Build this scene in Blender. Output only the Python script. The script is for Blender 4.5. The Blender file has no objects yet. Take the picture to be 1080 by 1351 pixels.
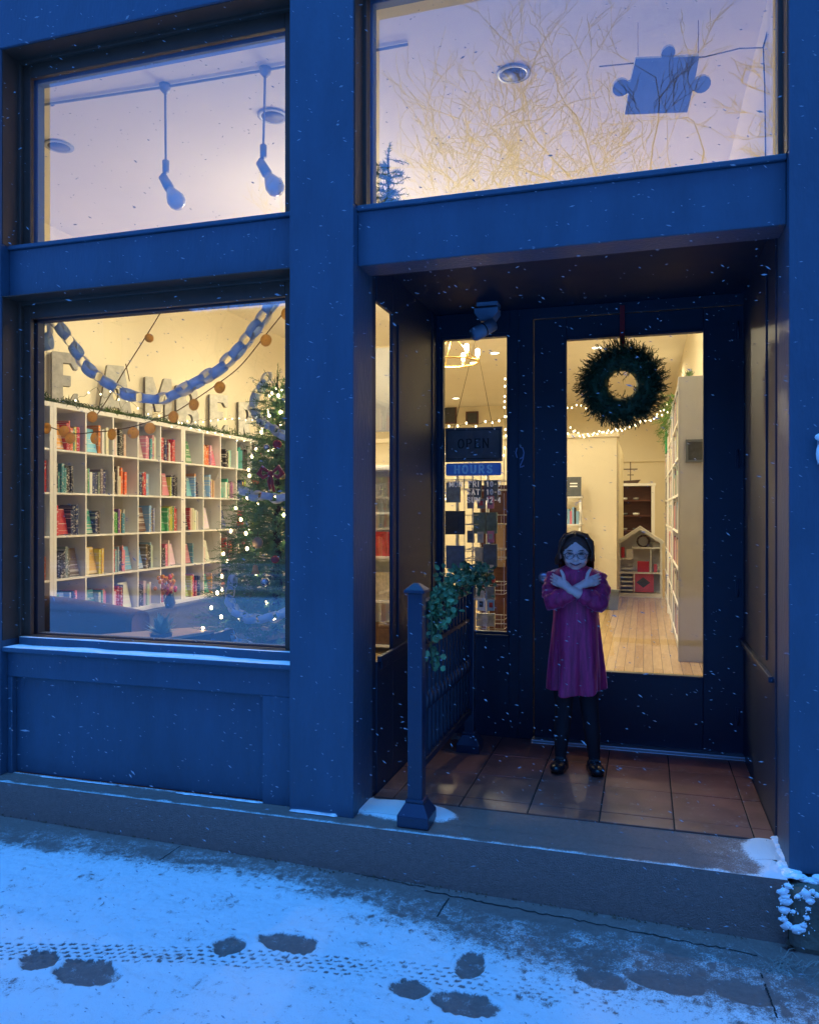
SKY_T = (.52, .86, 1.78); SKY_S = .14; SUN_E = .5; DL_E = 12.8; CH_E = 14; EXPO = 2.2
import bpy, bmesh, math, random
from mathutils import Vector, Matrix, noise
R = random.Random(7)
PI = math.pi
scene = bpy.context.scene
COL = scene.collection

# ------------------------------------------------------------------ camera
CAM = Vector((0.0, -3.03, 1.28)); F = 1024.0; YAW = math.atan(310/1024)
SN, CS = math.sin(YAW), math.cos(YAW)
cd = bpy.data.cameras.new('camera'); cam = bpy.data.objects.new('camera', cd); COL.objects.link(cam)
cam.location = CAM; cam.rotation_euler = (PI/2, 0, YAW)
cd.sensor_fit = 'VERTICAL'; cd.sensor_height = 24; cd.lens = 24*F/1351; cd.clip_end = 600; cd.clip_start = 0.05
scene.camera = cam

def ray(px, py):
    a = (px-540)/F; b = (675.5-py)/F
    return Vector((a*CS - SN, a*SN + CS, b))
def at(px, py, Y):            # survey helper: point of plane Y seen in direction (px, py)
    d = ray(px, py); t = (Y-CAM.y)/d.y; return CAM + d*t
def atz(px, py, Z):
    d = ray(px, py); t = (Z-CAM.z)/d.z; return CAM + d*t
def atx(px, py, X):
    d = ray(px, py); t = (X-CAM.x)/d.x; return CAM + d*t

# ------------------------------------------------------------------ mesh builder
class MB:
    def __init__(s): s.v = []; s.f = []; s.m = []; s.mi = 0; s.sm = []; s.smooth = False; s.M = None
    def add(s, vs, fs):
        b = len(s.v)
        if s.M is not None: vs = [s.M @ Vector(p) for p in vs]
        s.v += [tuple(p) for p in vs]
        for f in fs:
            s.f.append(tuple(b+i for i in f)); s.m.append(s.mi); s.sm.append(s.smooth)
    def box(s, x0, x1, y0, y1, z0, z1):
        if x0 > x1: x0, x1 = x1, x0
        if y0 > y1: y0, y1 = y1, y0
        if z0 > z1: z0, z1 = z1, z0
        s.add([(x0,y0,z0),(x1,y0,z0),(x1,y1,z0),(x0,y1,z0),(x0,y0,z1),(x1,y0,z1),(x1,y1,z1),(x0,y1,z1)],
              [(0,3,2,1),(4,5,6,7),(0,1,5,4),(1,2,6,5),(2,3,7,6),(3,0,4,7)]); return s
    def frame(s, x0, x1, z0, z1, y0, y1, w, wt=None, wb=None):     # rectangular ring in the XZ plane
        wt = w if wt is None else wt; wb = w if wb is None else wb
        s.box(x0, x0+w, y0, y1, z0, z1); s.box(x1-w, x1, y0, y1, z0, z1)
        s.box(x0+w, x1-w, y0, y1, z1-wt, z1); s.box(x0+w, x1-w, y0, y1, z0, z0+wb); return s
    def tube(s, pts, r, n=8, caps=True, closed=False):
        pts = [Vector(p) for p in pts]; k = len(pts)
        if not hasattr(r, '__len__'): r = [r]*k
        old = s.smooth; s.smooth = n > 4
        up = None; vs = []
        for i in range(k):
            if closed: d = pts[(i+1) % k]-pts[i-1]
            else: d = pts[min(i+1,k-1)]-pts[max(i-1,0)]
            if d.length < 1e-9: d = Vector((0,0,1))
            d.normalize()
            if up is None: up = d.orthogonal().normalized()
            up = (up - d*up.dot(d))
            if up.length < 1e-6: up = d.orthogonal()
            up.normalize(); w = d.cross(up)
            for j in range(n):
                a = 2*PI*j/n; vs.append(pts[i]+(up*math.cos(a)+w*math.sin(a))*r[i])
        fs = []
        for i in range(k if closed else k-1):
            for j in range(n):
                a = i*n+j; b = i*n+(j+1) % n; c = ((i+1) % k)*n+(j+1) % n; d = ((i+1) % k)*n+j
                fs.append((a,b,c,d))
        if caps and not closed:
            fs.append(tuple(range(n-1,-1,-1))); fs.append(tuple((k-1)*n+j for j in range(n)))
        s.add(vs, fs); s.smooth = old; return s
    def lathe(s, prof, c=(0,0,0), n=20, ax=None):    # prof: (r, z) list, about z through c
        old = s.smooth; s.smooth = True; vs = []
        c = Vector(c)
        for r, z in prof:
            for j in range(n):
                a = 2*PI*j/n; p = Vector((r*math.cos(a), r*math.sin(a), z))
                if ax is not None: p = ax @ p
                vs.append(c+p)
        fs = [(i*n+j, i*n+(j+1) % n, (i+1)*n+(j+1) % n, (i+1)*n+j) for i in range(len(prof)-1) for j in range(n)]
        fs.append(tuple(range(n-1,-1,-1))); fs.append(tuple((len(prof)-1)*n+j for j in range(n)))
        s.add(vs, fs); s.smooth = old; return s
    def ball(s, c, rx, ry=None, rz=None, n=12, M=None):
        ry = rx if ry is None else ry; rz = rx if rz is None else rz
        c = Vector(c); m = max(4, n//2+1); vs = [Vector((0,0,-rz))]
        for i in range(1, m):
            t = PI*i/m
            for j in range(n):
                a = 2*PI*j/n; vs.append(Vector((rx*math.sin(t)*math.cos(a), ry*math.sin(t)*math.sin(a), -rz*math.cos(t))))
        vs.append(Vector((0,0,rz)))
        if M is not None: vs = [M @ p for p in vs]
        vs = [c+p for p in vs]; fs = []
        for j in range(n): fs.append((0, 1+(j+1) % n, 1+j))
        for i in range(m-2):
            for j in range(n): fs.append((1+i*n+j, 1+i*n+(j+1) % n, 1+(i+1)*n+(j+1) % n, 1+(i+1)*n+j))
        e = len(vs)-1
        for j in range(n): fs.append((1+(m-2)*n+j, 1+(m-2)*n+(j+1) % n, e))
        old = s.smooth; s.smooth = True; s.add(vs, fs); s.smooth = old; return s
    def prism(s, poly, axis, a, b):      # poly 2D ccw, extruded along axis 'x','y','z' from a to b
        def P(u, v, t):
            return {'y': (u, t, v), 'x': (t, u, v), 'z': (u, v, t)}[axis]
        n = len(poly)
        vs = [P(u, v, a) for u, v in poly]+[P(u, v, b) for u, v in poly]
        fs = [tuple(range(n)), tuple(range(2*n-1, n-1, -1))]+[(i, n+i, n+(i+1) % n, (i+1) % n) for i in range(n)]
        s.add(vs, fs); return s
    def quad(s, a, b, c, d): s.add([a,b,c,d], [(0,1,2,3)]); return s

ORG = {}
def origin_of(p):
    return ORG.get(p.name, Vector((0,0,0)))
def build(name, mb, mats, parent=None, label=None, cat=None, group=None, kind=None, bevel=0, fixn=False):
    me = bpy.data.meshes.new(name)
    if parent is not None: o0 = origin_of(parent)
    else:
        xs = [p[0] for p in mb.v]; ys = [p[1] for p in mb.v]; zs = [p[2] for p in mb.v]
        o0 = Vector(((min(xs)+max(xs))/2, (min(ys)+max(ys))/2, min(zs)))
    me.from_pydata([(p[0]-o0.x, p[1]-o0.y, p[2]-o0.z) for p in mb.v], [], mb.f)
    if not isinstance(mats, (list, tuple)): mats = [mats]
    for m in mats: me.materials.append(m)
    me.polygons.foreach_set('material_index', mb.m); me.polygons.foreach_set('use_smooth', mb.sm)
    me.update()
    if fixn:
        b = bmesh.new(); b.from_mesh(me); bmesh.ops.recalc_face_normals(b, faces=b.faces); b.to_mesh(me); b.free()
    o = bpy.data.objects.new(name, me); COL.objects.link(o)
    if parent is not None: o.parent = parent
    else: o.location = o0
    ORG[o.name] = o0.copy()
    if label: o['label'] = label
    if cat: o['category'] = cat
    if group: o['group'] = group
    if kind: o['kind'] = kind
    if bevel:
        m = o.modifiers.new('bevel', 'BEVEL'); m.width = bevel; m.segments = 2; m.limit_method = 'ANGLE'; m.angle_limit = math.radians(40)
    return o
def thing(name, label, cat, loc=(0,0,0), group=None):
    o = bpy.data.objects.new(name, None); COL.objects.link(o); o.empty_display_size = .1
    o.location = loc; o['label'] = label; o['category'] = cat
    if group: o['group'] = group
    ORG[o.name] = Vector(loc); return o
def dup(root, loc, label, group=None, parent=None):
    r = root.copy(); COL.objects.link(r); r.location = loc
    if label: r['label'] = label
    if group: r['group'] = group
    for ch in list(root.children):
        c = ch.copy(); COL.objects.link(c); c.parent = r
        for g in list(ch.children):
            d = g.copy(); COL.objects.link(d); d.parent = c
    return r

# ------------------------------------------------------------------ materials
def mat(name, col=(.5,.5,.5), rough=.6, metal=0, spec=.5, var=0, vscale=8, bump=0, bscale=60, emit=None, es=0, sheen=0, trans=0, coat=0, obj=True, stretch=None):
    m = bpy.data.materials.new(name); m.use_nodes = True; nt = m.node_tree; N = nt.nodes; L = nt.links
    b = N['Principled BSDF']; b.inputs['Base Color'].default_value = (*col, 1); b.inputs['Roughness'].default_value = rough
    b.inputs['Metallic'].default_value = metal; b.inputs['Specular IOR Level'].default_value = spec
    if sheen: b.inputs['Sheen Weight'].default_value = sheen
    if coat: b.inputs['Coat Weight'].default_value = coat; b.inputs['Coat Roughness'].default_value = .12
    if emit: b.inputs['Emission Color'].default_value = (*emit, 1); b.inputs['Emission Strength'].default_value = es
    tc = N.new('ShaderNodeTexCoord'); src = tc.outputs['Object']
    if stretch:
        mp = N.new('ShaderNodeMapping'); mp.inputs['Scale'].default_value = stretch; L.new(src, mp.inputs[0]); src = mp.outputs[0]
    if var:
        n = N.new('ShaderNodeTexNoise'); n.inputs['Scale'].default_value = vscale; n.inputs['Detail'].default_value = 8; n.inputs['Roughness'].default_value = .65
        L.new(src, n.inputs['Vector'])
        r = N.new('ShaderNodeMapRange'); r.inputs['From Min'].default_value = .3; r.inputs['From Max'].default_value = .7
        r.inputs['To Min'].default_value = 1-var; r.inputs['To Max'].default_value = 1+var*.6; L.new(n.outputs[0], r.inputs[0])
        mx = N.new('ShaderNodeMix'); mx.data_type = 'RGBA'; mx.blend_type = 'MULTIPLY'; mx.inputs[0].default_value = 1
        mx.inputs[6].default_value = (*col, 1); L.new(r.outputs[0], mx.inputs[7]); L.new(mx.outputs[2], b.inputs['Base Color'])
        rr = N.new('ShaderNodeMapRange'); rr.inputs['To Min'].default_value = max(.02, rough-.12); rr.inputs['To Max'].default_value = min(1, rough+.15)
        L.new(n.outputs[0], rr.inputs[0]); L.new(rr.outputs[0], b.inputs['Roughness'])
    if bump:
        n2 = N.new('ShaderNodeTexNoise'); n2.inputs['Scale'].default_value = bscale; n2.inputs['Detail'].default_value = 6; L.new(src, n2.inputs['Vector'])
        bp = N.new('ShaderNodeBump'); bp.inputs['Strength'].default_value = bump; bp.inputs['Distance'].default_value = .01
        L.new(n2.outputs[0], bp.inputs['Height']); L.new(bp.outputs[0], b.inputs['Normal'])
    return m
M = {}
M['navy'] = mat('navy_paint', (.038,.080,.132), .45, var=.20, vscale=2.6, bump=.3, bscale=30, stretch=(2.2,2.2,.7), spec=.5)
M['navy_shaded'] = mat('shaded_navy_paint', (.014,.028,.055), .45, var=.12, vscale=3, bump=.08, bscale=30)  # facade navy darkened: the recess shade is put into the colour
M['navy_side_shaded'] = mat('shaded_navy_gloss', (.014,.027,.055), .5, bump=.03, bscale=14, spec=.45)  # same navy darkened to hold the shade on the recess side walls
M['bronze'] = mat('bronze_frame', (.09,.05,.035), .5, metal=.2, var=.2, vscale=12)
M['lampblue'] = mat('pale_blue_casing', (.22,.3,.42), .4)
M['blackmetal'] = mat('black_metal', (.012,.014,.02), .35, metal=.4, var=.2)
M['soffit'] = mat('matt_shaded_navy_soffit', (.010,.024,.05), .62, var=.2, vscale=5, spec=.3)  # navy again, with the shade under the entry ceiling mixed into its colour
M['navymetal'] = mat('dark_blue_metal', (.016,.032,.065), .32, metal=.1, var=.12, vscale=6)
M['wallin'] = mat('cream_wall_paint', (.84,.76,.58), .75, var=.03, vscale=2, bump=.05, bscale=90)
M['ceil'] = mat('ceiling_paint', (.86,.82,.74), .85, var=.03, vscale=1.5, bump=.05, bscale=60)
M['white'] = mat('white_laminate', (.86,.85,.82), .45, var=.04, vscale=5)
M['grey_and_shade'] = mat('grey_and_shaded_white', (.42,.42,.44), .55, var=.05, vscale=3)  # grey banner; also white bookcase end with shade in its colour
M['shelfback'] = mat('shelf_back_panel', (.62,.62,.62), .6)
M['snow'] = mat('snow', (.88,.9,.93), .75, var=.05, vscale=30, bump=.5, bscale=120)
M['threshold'] = mat('aluminium_threshold', (.5,.52,.5), .35, metal=.8, var=.2)
M['concrete'] = mat('dark_wet_concrete', (.2,.14,.12), .62, var=.35, vscale=9, bump=.5, bscale=140)
M['twine'] = mat('jute_twine', (.18,.11,.05), .9)
M['brass'] = mat('brass', (.75,.52,.18), .28, metal=1, var=.1)
M['galv'] = mat('weathered_zinc', (.62,.60,.54), .55, metal=.35, var=.3, vscale=14, bump=.2)
M['galvdark'] = mat('zinc_edge', (.2,.19,.17), .5, metal=.4, var=.3, vscale=14)
M['moss'] = mat('moss', (.06,.12,.025), .95, var=.5, vscale=60)
M['fir'] = mat('fir_needles', (.15,.30,.11), .6, var=.45, vscale=25)
M['firdark'] = mat('wreath_needles', (.05,.11,.045), .6, var=.5, vscale=30)
M['bark'] = mat('bark', (.05,.035,.025), .9, var=.4, vscale=20, bump=.6)
M['barkout'] = mat('winter_bark', (.06,.045,.04), .95, var=.3, vscale=10)
M['euc'] = mat('eucalyptus_leaf', (.16,.30,.13), .5, var=.4, vscale=18)
M['euc2'] = mat('dark_eucalyptus_leaf', (.07,.15,.06), .5, var=.4, vscale=18)
M['stem'] = mat('green_stem', (.07,.09,.03), .8)
M['red'] = mat('red_ribbon', (.38,.012,.02), .5, sheen=.4, var=.2, vscale=20)
M['redgloss'] = mat('red_paper', (.55,.02,.03), .4)
M['paperwhite'] = mat('white_card', (.85,.84,.8), .75, var=.05, vscale=25)
def thinmat(name, col, k=.5):
    m = mat(name, col, .75, var=.08, vscale=25); nt = m.node_tree; b = nt.nodes['Principled BSDF']; out = [n for n in nt.nodes if n.type == 'OUTPUT_MATERIAL'][0]
    t = nt.nodes.new('ShaderNodeBsdfTranslucent'); t.inputs[0].default_value = (*col, 1); x = nt.nodes.new('ShaderNodeMixShader'); x.inputs[0].default_value = k
    nt.links.new(b.outputs[0], x.inputs[1]); nt.links.new(t.outputs[0], x.inputs[2]); nt.links.new(x.outputs[0], out.inputs[0]); return m
M['paperblue'] = thinmat('blue_paper', (.70,.80,.94), .5)
M['vinylthin'] = thinmat('frosted_vinyl', (.95,.95,.95), .6)
M['paperthin'] = thinmat('thin_white_paper', (.92,.9,.86), .6)
M['reveal_up'] = mat('sky_tinted_reveal', (.16,.27,.46), .6)  # white reveal coloured blue to carry the sky's light
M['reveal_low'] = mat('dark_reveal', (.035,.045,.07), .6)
M['flake'] = mat('airborne_snow', (.30,.34,.40), .8)
M['raildark'] = mat('rail_black_metal', (.012,.02,.04), .4, metal=.2)
M['bulb'] = mat('warm_bulb', (1,.9,.7), .3, emit=(1,.78,.40), es=6)
M['fbulb'] = mat('fairy_light', (1,.9,.7), .3, emit=(1,.84,.5), es=1.5)
M['lampon'] = mat('lit_downlight', (1,.95,.85), .4, emit=(1,.9,.65), es=1.5)
M['frost'] = mat('unlit_frosted_bulb', (.62,.66,.75), .25, coat=.4)
M['pendant'] = mat('grey_lamp_metal', (.36,.4,.48), .4, metal=.2)
M['dlcan'] = mat('downlight_baffle', (.09,.1,.13), .5)
M['slate'] = mat('slate_board', (.075,.085,.10), .5, var=.35, vscale=9)
M['slatetext'] = mat('black_lettering', (.006,.006,.008), .5)
M['signblue'] = mat('periwinkle_vinyl', (.33,.38,.66), .5, var=.08)
M['vinyl'] = mat('white_vinyl', (.95,.95,.95), .5)
M['vinyldim'] = mat('grey_blue_vinyl', (.2,.26,.42), .5)
M['wire'] = mat('chrome_wire', (.55,.55,.56), .3, metal=.8)
M['brown'] = mat('dark_brown_wood', (.11,.035,.02), .4, var=.3, vscale=6, stretch=(1,1,8))
M['leather'] = mat('brown_leather', (.075,.035,.022), .42, var=.25, vscale=12, bump=.25, bscale=80)
M['darkwood'] = mat('dark_table_wood', (.07,.035,.022), .4, var=.3, vscale=5)
M['tan'] = mat('tan_wood_edge', (.42,.27,.15), .5, var=.2, vscale=9)
M['rock'] = mat('brown_stone', (.12,.11,.085), .85, var=.4, vscale=9, bump=.8, bscale=40)
M['leaf'] = mat('dead_leaf', (.12,.07,.045), .85, var=.4)
M['straw'] = mat('dry_grass', (.32,.3,.27), .85, var=.3)
M['skin'] = mat('skin', (.98,.60,.50), .5, var=.06, vscale=30)
M['lip'] = mat('lip', (.25,.06,.07), .45)
M['eyedark'] = mat('eye_dark', (.008,.006,.006), .3)
M['teeth'] = mat('teeth', (.75,.73,.68), .35)
M['hair'] = mat('dark_brown_hair', (.13,.05,.028), .5, var=.4, vscale=50, stretch=(6,6,.6), bump=.5, bscale=90)
M['tights'] = mat('black_tights', (.012,.011,.016), .75)
M['shoe'] = mat('black_shoe', (.012,.012,.016), .3)
M['frame'] = mat('spectacle_frame', (.03,.02,.025), .3)
M['picdark'] = mat('dark_picture', (.05,.055,.06), .5, var=.5, vscale=12)
M['brick'] = mat('far_brick', (.14,.075,.055), .9, var=.25, vscale=2)
M['roof'] = mat('far_roof', (.05,.05,.055), .9)
M['darkglass'] = mat('far_dark_window', (.02,.025,.035), .15)
M['green'] = mat('green_wrap', (.02,.4,.16), .4)
M['bin'] = mat('grey_bin_plastic', (.11,.125,.14), .5)
M['flowery'] = mat('orange_flower', (.75,.33,.06), .6, var=.3)
M['flowerp'] = mat('pink_flower', (.6,.1,.16), .6, var=.3)
M['palegreen'] = mat('pale_green_leaf', (.28,.42,.34), .6, var=.3)
M['potblue'] = mat('dark_blue_pot', (.03,.06,.14), .35)
M['crack'] = mat('dark_joint', (.02,.02,.02), .95)
M['orn_r'] = mat('red_ornament', (.4,.03,.04), .25)
M['orn_g'] = mat('silver_ornament', (.6,.6,.62), .2, metal=.9)
M['rose'] = mat('brushed_steel', (.6,.62,.66), .3, metal=.7)

def velvet():
    m = mat('purple_velvet', (.62,.035,.14), .5, sheen=.9, var=.55, vscale=16, stretch=(3,3,.35), bump=1.0, bscale=9)
    b = m.node_tree.nodes['Principled BSDF']; b.inputs['Sheen Roughness'].default_value = .3
    b.inputs['Sheen Tint'].default_value = (.9,.4,.7,1); return m
M['velvet'] = velvet()

def glass(name, f0=.09, tint=(1,1,1)):
    m = bpy.data.materials.new(name); m.use_nodes = True; nt = m.node_tree; N = nt.nodes; L = nt.links; N.clear()
    out = N.new('ShaderNodeOutputMaterial'); mx = N.new('ShaderNodeMixShader'); tr = N.new('ShaderNodeBsdfTransparent'); gl = N.new('ShaderNodeBsdfGlossy')
    tr.inputs[0].default_value = (*tint, 1); gl.inputs['Roughness'].default_value = 0.0
    g = N.new('ShaderNodeNewGeometry'); dp = N.new('ShaderNodeVectorMath'); dp.operation = 'DOT_PRODUCT'
    L.new(g.outputs['Normal'], dp.inputs[0]); L.new(g.outputs['Incoming'], dp.inputs[1])
    def mt(op, a, b=None):
        n = N.new('ShaderNodeMath'); n.operation = op
        for i, q in enumerate((a, b)):
            if q is None: continue
            if isinstance(q, (int, float)): n.inputs[i].default_value = q
            else: L.new(q, n.inputs[i])
        return n.outputs[0]
    c = mt('ABSOLUTE', dp.outputs['Value']); c = mt('SUBTRACT', 1, c); c = mt('POWER', c, 5); c = mt('MULTIPLY', c, 1-f0); c = mt('ADD', c, f0)
    L.new(c, mx.inputs[0]); L.new(tr.outputs[0], mx.inputs[1]); L.new(gl.outputs[0], mx.inputs[2]); L.new(mx.outputs[0], out.inputs[0])
    # faint waviness of old plate glass
    n = N.new('ShaderNodeTexNoise'); n.inputs['Scale'].default_value = 1.3; tc = N.new('ShaderNodeTexCoord'); L.new(tc.outputs['Object'], n.inputs['Vector'])
    bp = N.new('ShaderNodeBump'); bp.inputs['Strength'].default_value = .12; bp.inputs['Distance'].default_value = .01; L.new(n.outputs[0], bp.inputs['Height']); L.new(bp.outputs[0], gl.inputs['Normal'])
    return m
M['glass'] = glass('window_glass', .21)
M['glassdoor'] = glass('door_glass', .05)

def wood_floor():
    m = bpy.data.materials.new('oak_strip_floor'); m.use_nodes = True; nt = m.node_tree; N = nt.nodes; L = nt.links; b = N['Principled BSDF']
    tc = N.new('ShaderNodeTexCoord'); mp = N.new('ShaderNodeMapping'); mp.inputs['Rotation'].default_value = (0,0,PI/2); L.new(tc.outputs['Object'], mp.inputs[0])
    br = N.new('ShaderNodeTexBrick'); br.inputs['Scale'].default_value = 1; br.inputs['Brick Width'].default_value = 1.1; br.inputs['Row Height'].default_value = .075
    br.inputs['Mortar Size'].default_value = .0015; br.inputs['Color1'].default_value = (.46,.31,.15,1); br.inputs['Color2'].default_value = (.6,.43,.23,1); br.inputs['Mortar'].default_value = (.12,.06,.03,1)
    br.offset = .37; L.new(mp.outputs[0], br.inputs['Vector'])
    n = N.new('ShaderNodeTexNoise'); n.inputs['Scale'].default_value = 6; n.inputs['Detail'].default_value = 8
    mp2 = N.new('ShaderNodeMapping'); mp2.inputs['Scale'].default_value = (8,.8,1); L.new(tc.outputs['Object'], mp2.inputs[0]); L.new(mp2.outputs[0], n.inputs['Vector'])
    r = N.new('ShaderNodeMapRange'); r.inputs['To Min'].default_value = .72; r.inputs['To Max'].default_value = 1.25; L.new(n.outputs[0], r.inputs[0])
    mx = N.new('ShaderNodeMix'); mx.data_type = 'RGBA'; mx.blend_type = 'MULTIPLY'; mx.inputs[0].default_value = 1; L.new(br.outputs[0], mx.inputs[6]); L.new(r.outputs[0], mx.inputs[7])
    L.new(mx.outputs[2], b.inputs['Base Color']); b.inputs['Roughness'].default_value = .22
    return m
M['floor'] = wood_floor()

def tile_mat():
    m = bpy.data.materials.new('brown_quarry_tile'); m.use_nodes = True; nt = m.node_tree; N = nt.nodes; L = nt.links; b = N['Principled BSDF']
    g = N.new('ShaderNodeNewGeometry'); n = N.new('ShaderNodeTexNoise'); n.inputs['Scale'].default_value = 5; n.inputs['Detail'].default_value = 8; L.new(g.outputs['Position'], n.inputs['Vector'])
    r = N.new('ShaderNodeValToRGB'); r.color_ramp.elements[0].position = .3; r.color_ramp.elements[0].color = (.13,.05,.04,1); r.color_ramp.elements[1].position = .75; r.color_ramp.elements[1].color = (.28,.115,.088,1)
    L.new(n.outputs[0], r.inputs[0])
    # pale scuffs and frost dust
    n2 = N.new('ShaderNodeTexNoise'); n2.inputs['Scale'].default_value = 14; n2.inputs['Detail'].default_value = 10; n2.inputs['Roughness'].default_value = .75; L.new(g.outputs['Position'], n2.inputs['Vector'])
    r2 = N.new('ShaderNodeMapRange'); r2.inputs['From Min'].default_value = .56; r2.inputs['From Max'].default_value = .78; r2.inputs['To Max'].default_value = .4; L.new(n2.outputs[0], r2.inputs[0])
    mx = N.new('ShaderNodeMix'); mx.data_type = 'RGBA'; mx.inputs[7].default_value = (.45,.45,.45,1); L.new(r2.outputs[0], mx.inputs[0]); L.new(r.outputs[0], mx.inputs[6])
    L.new(mx.outputs[2], b.inputs['Base Color']); b.inputs['Roughness'].default_value = .42
    bp = N.new('ShaderNodeBump'); bp.inputs['Strength'].default_value = .3; bp.inputs['Distance'].default_value = .004; L.new(n2.outputs[0], bp.inputs['Height']); L.new(bp.outputs[0], b.inputs['Normal'])
    return m
M['tile'] = tile_mat()

def ground_mat(name, attr, base, wet=.5):
    m = bpy.data.materials.new(name); m.use_nodes = True; nt = m.node_tree; N = nt.nodes; L = nt.links; b = N['Principled BSDF']
    g = N.new('ShaderNodeNewGeometry'); a = N.new('ShaderNodeAttribute'); a.attribute_name = attr
    n = N.new('ShaderNodeTexNoise'); n.inputs['Scale'].default_value = 190; n.inputs['Detail'].default_value = 6; n.inputs['Roughness'].default_value = .7; L.new(g.outputs['Position'], n.inputs['Vector'])
    n3 = N.new('ShaderNodeTexNoise'); n3.inputs['Scale'].default_value = 26; n3.inputs['Detail'].default_value = 6; L.new(g.outputs['Position'], n3.inputs['Vector'])
    s = N.new('ShaderNodeMath'); s.operation = 'MULTIPLY_ADD'; s.inputs[1].default_value = 1.5; L.new(n.outputs[0], s.inputs[0]); L.new(a.outputs['Fac'], s.inputs[2])
    s2 = N.new('ShaderNodeMath'); s2.operation = 'MULTIPLY_ADD'; s2.inputs[1].default_value = .5; L.new(n3.outputs[0], s2.inputs[0]); L.new(s.outputs[0], s2.inputs[2])
    r = N.new('ShaderNodeMapRange'); r.interpolation_type = 'SMOOTHSTEP'; r.inputs['From Min'].default_value = 1.22; r.inputs['From Max'].default_value = 1.72; L.new(s2.outputs[0], r.inputs[0])
    c = N.new('ShaderNodeTexNoise'); c.inputs['Scale'].default_value = 45; c.inputs['Detail'].default_value = 10; c.inputs['Roughness'].default_value = .7; L.new(g.outputs['Position'], c.inputs['Vector'])
    cr = N.new('ShaderNodeMapRange'); cr.inputs['To Min'].default_value = .5; cr.inputs['To Max'].default_value = 1.5; L.new(c.outputs[0], cr.inputs[0])
    cm = N.new('ShaderNodeMix'); cm.data_type = 'RGBA'; cm.blend_type = 'MULTIPLY'; cm.inputs[0].default_value = 1; cm.inputs[6].default_value = (*base, 1); L.new(cr.outputs[0], cm.inputs[7])
    mx = N.new('ShaderNodeMix'); mx.data_type = 'RGBA'; L.new(r.outputs[0], mx.inputs[0]); L.new(cm.outputs[2], mx.inputs[6]); mx.inputs[7].default_value = (.88,.9,.92,1)
    L.new(mx.outputs[2], b.inputs['Base Color'])
    ro = N.new('ShaderNodeMapRange'); ro.inputs['To Min'].default_value = wet; ro.inputs['To Max'].default_value = .8; L.new(r.outputs[0], ro.inputs[0]); L.new(ro.outputs[0], b.inputs['Roughness'])
    bp = N.new('ShaderNodeBump'); bp.inputs['Strength'].default_value = .8; bp.inputs['Distance'].default_value = .008; L.new(s2.outputs[0], bp.inputs['Height']); L.new(bp.outputs[0], b.inputs['Normal'])
    return m

def slice_mat():
    m = thinmat('dried_orange_slice', (.95,.66,.24), .7); N0 = 1; m.use_nodes = True; nt = m.node_tree; N = nt.nodes; L = nt.links; b = N['Principled BSDF']
    tc = N.new('ShaderNodeTexCoord'); mp = N.new('ShaderNodeMapping'); mp.inputs['Location'].default_value = (-.5,-.5,-.5); L.new(tc.outputs['Generated'], mp.inputs[0])
    w = N.new('ShaderNodeTexGradient'); w.gradient_type = 'SPHERICAL'; mp2 = N.new('ShaderNodeMapping'); mp2.inputs['Scale'].default_value = (2,0,2); L.new(mp.outputs[0], mp2.inputs[0]); L.new(mp2.outputs[0], w.inputs[0])
    r = N.new('ShaderNodeValToRGB'); e = r.color_ramp.elements; e[0].position = 0; e[0].color = (.3,.12,.03,1); e[1].position = .16; e[1].color = (.7,.5,.25,1)
    x = e.new(.26); x.color = (.85,.48,.1,1); x = e.new(.85); x.color = (.85,.5,.14,1); x = e.new(.95); x.color = (.15,.06,.03,1)
    L.new(w.outputs[0], r.inputs[0]); L.new(r.outputs[0], b.inputs['Base Color']); b.inputs['Roughness'].default_value = .6; return m
M['orange'] = slice_mat()

def book_mat():
    m = bpy.data.materials.new('book_cover'); m.use_nodes = True; nt = m.node_tree; N = nt.nodes; L = nt.links; b = N['Principled BSDF']
    oi = N.new('ShaderNodeObjectInfo'); tc = N.new('ShaderNodeTexCoord')
    sx = N.new('ShaderNodeSeparateXYZ'); L.new(tc.outputs['Generated'], sx.inputs[0])
    def mt(op, a, c=0.):
        n = N.new('ShaderNodeMath'); n.operation = op
        for i, q in enumerate((a, c)):
            if isinstance(q, (int, float)): n.inputs[i].default_value = q
            else: L.new(q, n.inputs[i])
        return n.outputs[0]
    # title blocks down the spine, different on every book
    cv = N.new('ShaderNodeCombineXYZ'); L.new(mt('MULTIPLY', oi.outputs['Random'], 91.), cv.inputs[0]); L.new(mt('MULTIPLY', sx.outputs[2], 16.), cv.inputs[2]); L.new(mt('MULTIPLY', sx.outputs[1], 1.2), cv.inputs[1])
    n = N.new('ShaderNodeTexNoise'); n.inputs['Scale'].default_value = 1; n.inputs['Detail'].default_value = 3; L.new(cv.outputs[0], n.inputs['Vector'])
    th = mt('GREATER_THAN', n.outputs[0], .57)
    mx = N.new('ShaderNodeMix'); mx.data_type = 'RGBA'; L.new(mt('MULTIPLY', th, .75), mx.inputs[0]); L.new(oi.outputs['Color'], mx.inputs[6])
    hs = N.new('ShaderNodeHueSaturation'); hs.inputs['Value'].default_value = 1; L.new(oi.outputs['Color'], hs.inputs['Color']); L.new(mt('ADD', .35, oi.outputs['Random']), hs.inputs['Hue'])
    cr = N.new('ShaderNodeMix'); cr.data_type = 'RGBA'; cr.inputs[0].default_value = .9; L.new(hs.outputs[0], cr.inputs[6]); cr.inputs[7].default_value = (.75,.7,.6,1)
    L.new(cr.outputs[2], mx.inputs[7]); L.new(mx.outputs[2], b.inputs['Base Color']); b.inputs['Roughness'].default_value = .4; return m
M['book'] = book_mat()
M['pages'] = mat('book_pages', (.75,.7,.58), .8)
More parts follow.
